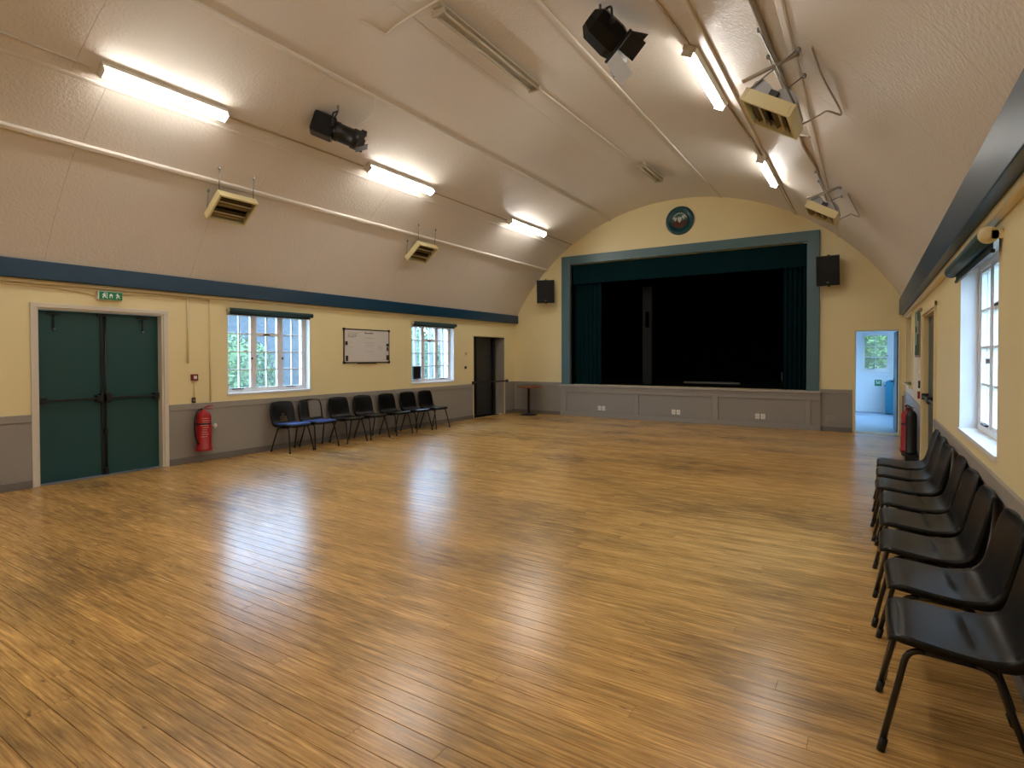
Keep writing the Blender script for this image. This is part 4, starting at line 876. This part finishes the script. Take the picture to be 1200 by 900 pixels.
def shell_mesh(hole=None):
    n = len(PROF); K = len(TT); P = [Vector((0, a, b)) for a, b in PROF]; top = []; nr = []
    for i in range(n):
        d = (P[min(i + 1, n - 1)] - P[max(i - 1, 0)]).normalized(); nn = Vector((0, d.z, -d.y)) * -1
        if nn.z < 0 and i > 1: nn = nn
        N_ = Vector((0, -d.z, d.y)); N_ = N_ if (N_.z > 0.2 or N_.y > 0) else -N_
        N_ = Vector((0, 1, 0)) * 0 + N_
        for k, t in enumerate(TT):
            dish = 0.012 * (t * t - 0.4) * min(1, max(0, (i - 5) / 11))
            p = P[i] + Vector((t * HALF[i], 0, 0)) + N_ * dish
            if k in (0, K - 1): p -= (N_ if i > 18 else Vector((0, 0, 1)).lerp(N_, max(0, (i - 12) / 7))) * FLG[i]
            elif abs(t) > 0.96: p -= N_ * 0.003
            top.append(p); nr.append((N_ + Vector((t * 0.4 if abs(t) < 0.95 else t * 2.2, 0, 0))).normalized())
    th = 0.005; bot = [p - q * th for p, q in zip(top, nr)]
    vs = top + bot; off = len(top); keep = {}
    for i in range(n - 1):
        for k in range(K - 1): keep[(i, k)] = not (hole and hole(i, k))
    fs = []; idx = lambda i, k: i * K + k
    for (i, k), ok in keep.items():
        if not ok: continue
        q = (idx(i, k), idx(i, k + 1), idx(i + 1, k + 1), idx(i + 1, k)); fs += [q, tuple(off + j for j in reversed(q))]
        for (di, dk), e in (((-1, 0), (q[0], q[1])), ((1, 0), (q[2], q[3])), ((0, -1), (q[3], q[0])), ((0, 1), (q[1], q[2]))):
            if not keep.get((i + di, k + dk), False): fs.append((e[1], e[0], off + e[0], off + e[1]))
    return MB().add(vs, fs, True)
def make_chair(label, group, hole=None, pad=None):
    t = thing('stacking_chair', label, 'chair', group=group)
    shell_mesh(hole).build('seat_shell', BLACKPL, t)
    xr = 0.178
    for s in (-1, 1):
        f1 = Vector((s * 0.222, 0.215, 0.0)); b1 = Vector((s * xr, 0.130, 0.398)); b2 = Vector((s * xr, -0.13, 0.384)); r1 = Vector((s * 0.215, -0.25, 0.0))
        def bez(a, b, c, n=5): return [(1 - u) ** 2 * a + 2 * u * (1 - u) * b + u * u * c for u in [j / n for j in range(n + 1)]]
        fa = b1 + (f1 - b1).normalized() * 0.055; fb = b1 + (b2 - b1).normalized() * 0.055
        ra = b2 + (r1 - b2).normalized() * 0.055; rb = b2 + (b1 - b2).normalized() * 0.055
        for path, foot in (([f1 + Vector((0, 0, 0.012))] + bez(fa, b1, fb), f1), ([r1 + Vector((0, 0, 0.012))] + bez(ra, b2, rb), r1)):
            lg = MB().tube(path, 0.0115, 10).build('leg', BLACKTUBE, t)
            d = (path[1] - path[0]).normalized()
            MB().tube([foot + Vector((0, 0, 0.001)), foot + d * 0.05 / max(d.z, 0.3)], 0.0145, 10).build('foot_cap', BLACKM, lg)
        MB().tube([fb, rb], 0.0115, 10).build('side_rail', BLACKTUBE, t)
    for yy, zz in ((0.07, 0.395), (-0.09, 0.387)): MB().tube([(-xr, yy, zz), (xr, yy, zz)], 0.010, 8).build('cross_bar', BLACKTUBE, t)
    for s in (-1, 1): MB().box(s * 0.12 - 0.03, s * 0.12 + 0.03, -0.06, 0.06, 0.388, 0.424, 0.004).build('seat_fixing', BLACKM, t)
    if pad:
        n = 10; mm = 10; vs = []; fs = []
        ys = [0.188 - 0.365 * i / n for i in range(n + 1)]
        def zsurf(y):
            for i in range(2, 10):
                (y0_, z0_), (y1_, z1_) = PROF0[i], PROF0[i + 1]
                if y1_ <= y <= y0_: return z0_ + (z1_ - z0_) * (y0_ - y) / (y0_ - y1_)
            return PROF0[10][1] if y < 0 else PROF0[2][1]
        for i, y_ in enumerate(ys):
            for k in range(mm + 1):
                tt = -1 + 2 * k / mm; e = (1 - tt ** 6) * (1 - abs(1 - 2 * i / n) ** 6)
                vs.append((tt * 0.198, y_, zsurf(y_) + 0.012 * tt * tt + 0.002 + 0.016 * e))
        for i in range(n):
            for k in range(mm): fs.append((i * (mm + 1) + k, i * (mm + 1) + k + 1, (i + 1) * (mm + 1) + k + 1, (i + 1) * (mm + 1) + k))
        k0 = len(vs); vs += [(a, b, zsurf(b) - 0.001 + 0.012 * (a / 0.198) ** 2) for a, b, c in vs]
        fs += [tuple(k0 + j for j in reversed(f)) for f in fs]
        M_ = mm + 1
        ring = [k for k in range(M_)] + [i * M_ + mm for i in range(1, n + 1)] + [n * M_ + k for k in range(mm - 1, -1, -1)] + [i * M_ for i in range(n - 1, 0, -1)]
        for a, b in zip(ring, ring[1:] + ring[:1]): fs.append((a, b, k0 + b, k0 + a))
        MB().add(vs, fs, True).build('seat_pad', pad, t)
    return t
def arch(i, k): return (21 <= i <= 24 and 7 <= k <= 10) or (i in (25, 26) and 8 <= k <= 9)
def wide(i, k): return 22 <= i <= 36 and 3 <= k <= 9
GR = 'black chairs lined along the wall under the deep window'; GLC = 'black chairs lined along the wall below the whiteboard'
base = make_chair('black plastic stacking chair', GR)
ordr = ['row end farthest from the side doors', 'seventh from the side doors', 'sixth from the side doors', 'fifth from the side doors', 'fourth from the side doors',
        'third from the side doors', 'second from the side doors', 'row end nearest the side doors']
for i in range(8):
    c = base if i == 0 else copy_tree(base)
    c.location = (W - 0.345 + 0.012 * sin(i * 2.1), 2.70 + 0.562 * i, 0); c.rotation_euler = (0, 0, pi / 2 + radians([0, 1.2, -1.0, 0.8, -0.6, 1.0, 0.4, -0.8][i]))
    c['label'] = 'black chair under the deep window, ' + ordr[i]
LCH = [(5.58, 'blue seated black chair with a small arched hole in its back', arch, BLUEPAD, 2), (6.08, 'blue seated black chair with a wide open gap in its back', wide, BLUEPAD, -4)]
for y, lb, ho, pd, a in LCH:
    c = make_chair(lb, GLC, ho, pd); c.location = (0.375, y, 0); c.rotation_euler = (0, 0, -pi / 2 + radians(a))
pos = ['next to the blue seated chairs', 'second of five after the blue seated chairs', 'middle of the five after the blue seated chairs', 'second from the dark doorway end', 'at the dark doorway end']
for (y, x, a), lb in zip(((6.70, 0.37, 1), (7.24, 0.375, -2), (7.86, 0.375, 1), (8.43, 0.375, -1), (8.98, 0.38, 2)), pos):
    c = copy_tree(base); c.location = (x, y, 0); c.rotation_euler = (0, 0, -pi / 2 + radians(a)); c['group'] = GLC
    c['label'] = 'plain black chair along the whiteboard wall, ' + lb

# ------------------------------------------------------------------ outdoors, seen through the windows
MB().box(-30, 40, -20, 45, -0.5, -0.35).build('ground', GRASS, kind='structure', label='grass ground outside the hall windows', category='ground')
def leafy(name, c, size, n, material, label, seed, leaf=0.06, group=None):
    rr = random.Random(seed); t = thing(name, label, 'bush', (c[0], c[1], -0.35), 0, group)
    lf = MB(); 
    for _ in range(n):
        while True:
            p = Vector((rr.uniform(-1, 1), rr.uniform(-1, 1), rr.uniform(-1, 1)))
            if 0.35 < p.length < 1: break
        p = Vector((p.x * size[0], p.y * size[1], size[2] + p.z * size[2] * 0.98))
        u = Vector((rr.uniform(-1, 1), rr.uniform(-1, 1), rr.uniform(-1, 1))).normalized(); v = u.orthogonal().normalized()
        s = leaf * rr.uniform(0.6, 1.3)
        lf.v += [p - u * s, p + v * s * 0.45, p + u * s, p - v * s * 0.45]; k = len(lf.v) - 4; lf.f.append((k, k + 1, k + 2, k + 3)); lf.sm.append(False)
    lf.build('foliage', material, t, kind='stuff')
    core = MB()
    core.lathe([(0.02, 0.0)] + [(max(size[0], 0.3) * 0.62 * sin(pi * k / 10), size[2] * (1 - cos(pi * k / 10) * 0.85)) for k in range(1, 10)] + [(0.01, size[2] * 1.85)], (0, 0, 0), 'z', 14)
    core.rot(Matrix.Diagonal((1, size[1] / size[0], 1, 1))).build('stems', material, t)
    return t
leafy('garden_bush', (-2.7, 6.35, 0), (0.9, 1.0, 1.18), 6000, LEAF, 'bright green bush outside the window beside the double doors', 1)
leafy('garden_bush', (-2.9, 8.25, 0), (0.6, 0.8, 0.62), 2500, LEAF, 'low green bush outside the window under the roughcast wall', 2)
MB().box(-5.2, -4.9, 3.0, 11.2, -0.4, 3.0).build('wall_neighbour', ROUGHCAST, kind='structure', label='blue grey roughcast building wall outside the window', category='wall')
leafy('garden_hedge', (-4.0, 12.9, 0), (0.6, 1.4, 1.5), 7000, LEAF3, 'dark green hedge outside the window near the dark doorway', 3)
leafy('garden_hedge', (-5.8, 15.4, 0), (0.7, 1.6, 1.45), 5000, LEAF3, 'taller hedge behind the white garden posts', 4)
for yy, lb in ((11.95, 'first'), (12.62, 'second'), (13.15, 'third')):
    o = MB().box(-3.02, -2.95, yy - 0.05, yy + 0.05, -0.35, 3.0, 0.004).build('white_post', mat('weathered_white_post', (120, 120, 116), 0.6)); tag(o, 'slim white garden post before the hedge outside the far window', 'post', 'white garden posts')
MB().box(-4.5, -4.3, 14.45, 17.4, -0.4, 3.1).build('wall_garden', PINKWALL, kind='structure', label='pale pink garden wall outside the far window', category='wall')
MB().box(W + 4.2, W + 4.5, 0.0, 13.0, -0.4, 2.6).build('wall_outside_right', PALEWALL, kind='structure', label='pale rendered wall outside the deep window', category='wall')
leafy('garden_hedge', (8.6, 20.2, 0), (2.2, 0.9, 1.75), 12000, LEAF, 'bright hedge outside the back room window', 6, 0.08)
MB().box(9.9, 17.0, 21.0, 21.3, -0.4, 5.2).build('sky_screen_far', PALEWALL, kind='structure', label='added pale screen covering the bright sky far beyond the deep window', category='wall')  # added screen, keeps over-bright sky out of the deep window's view
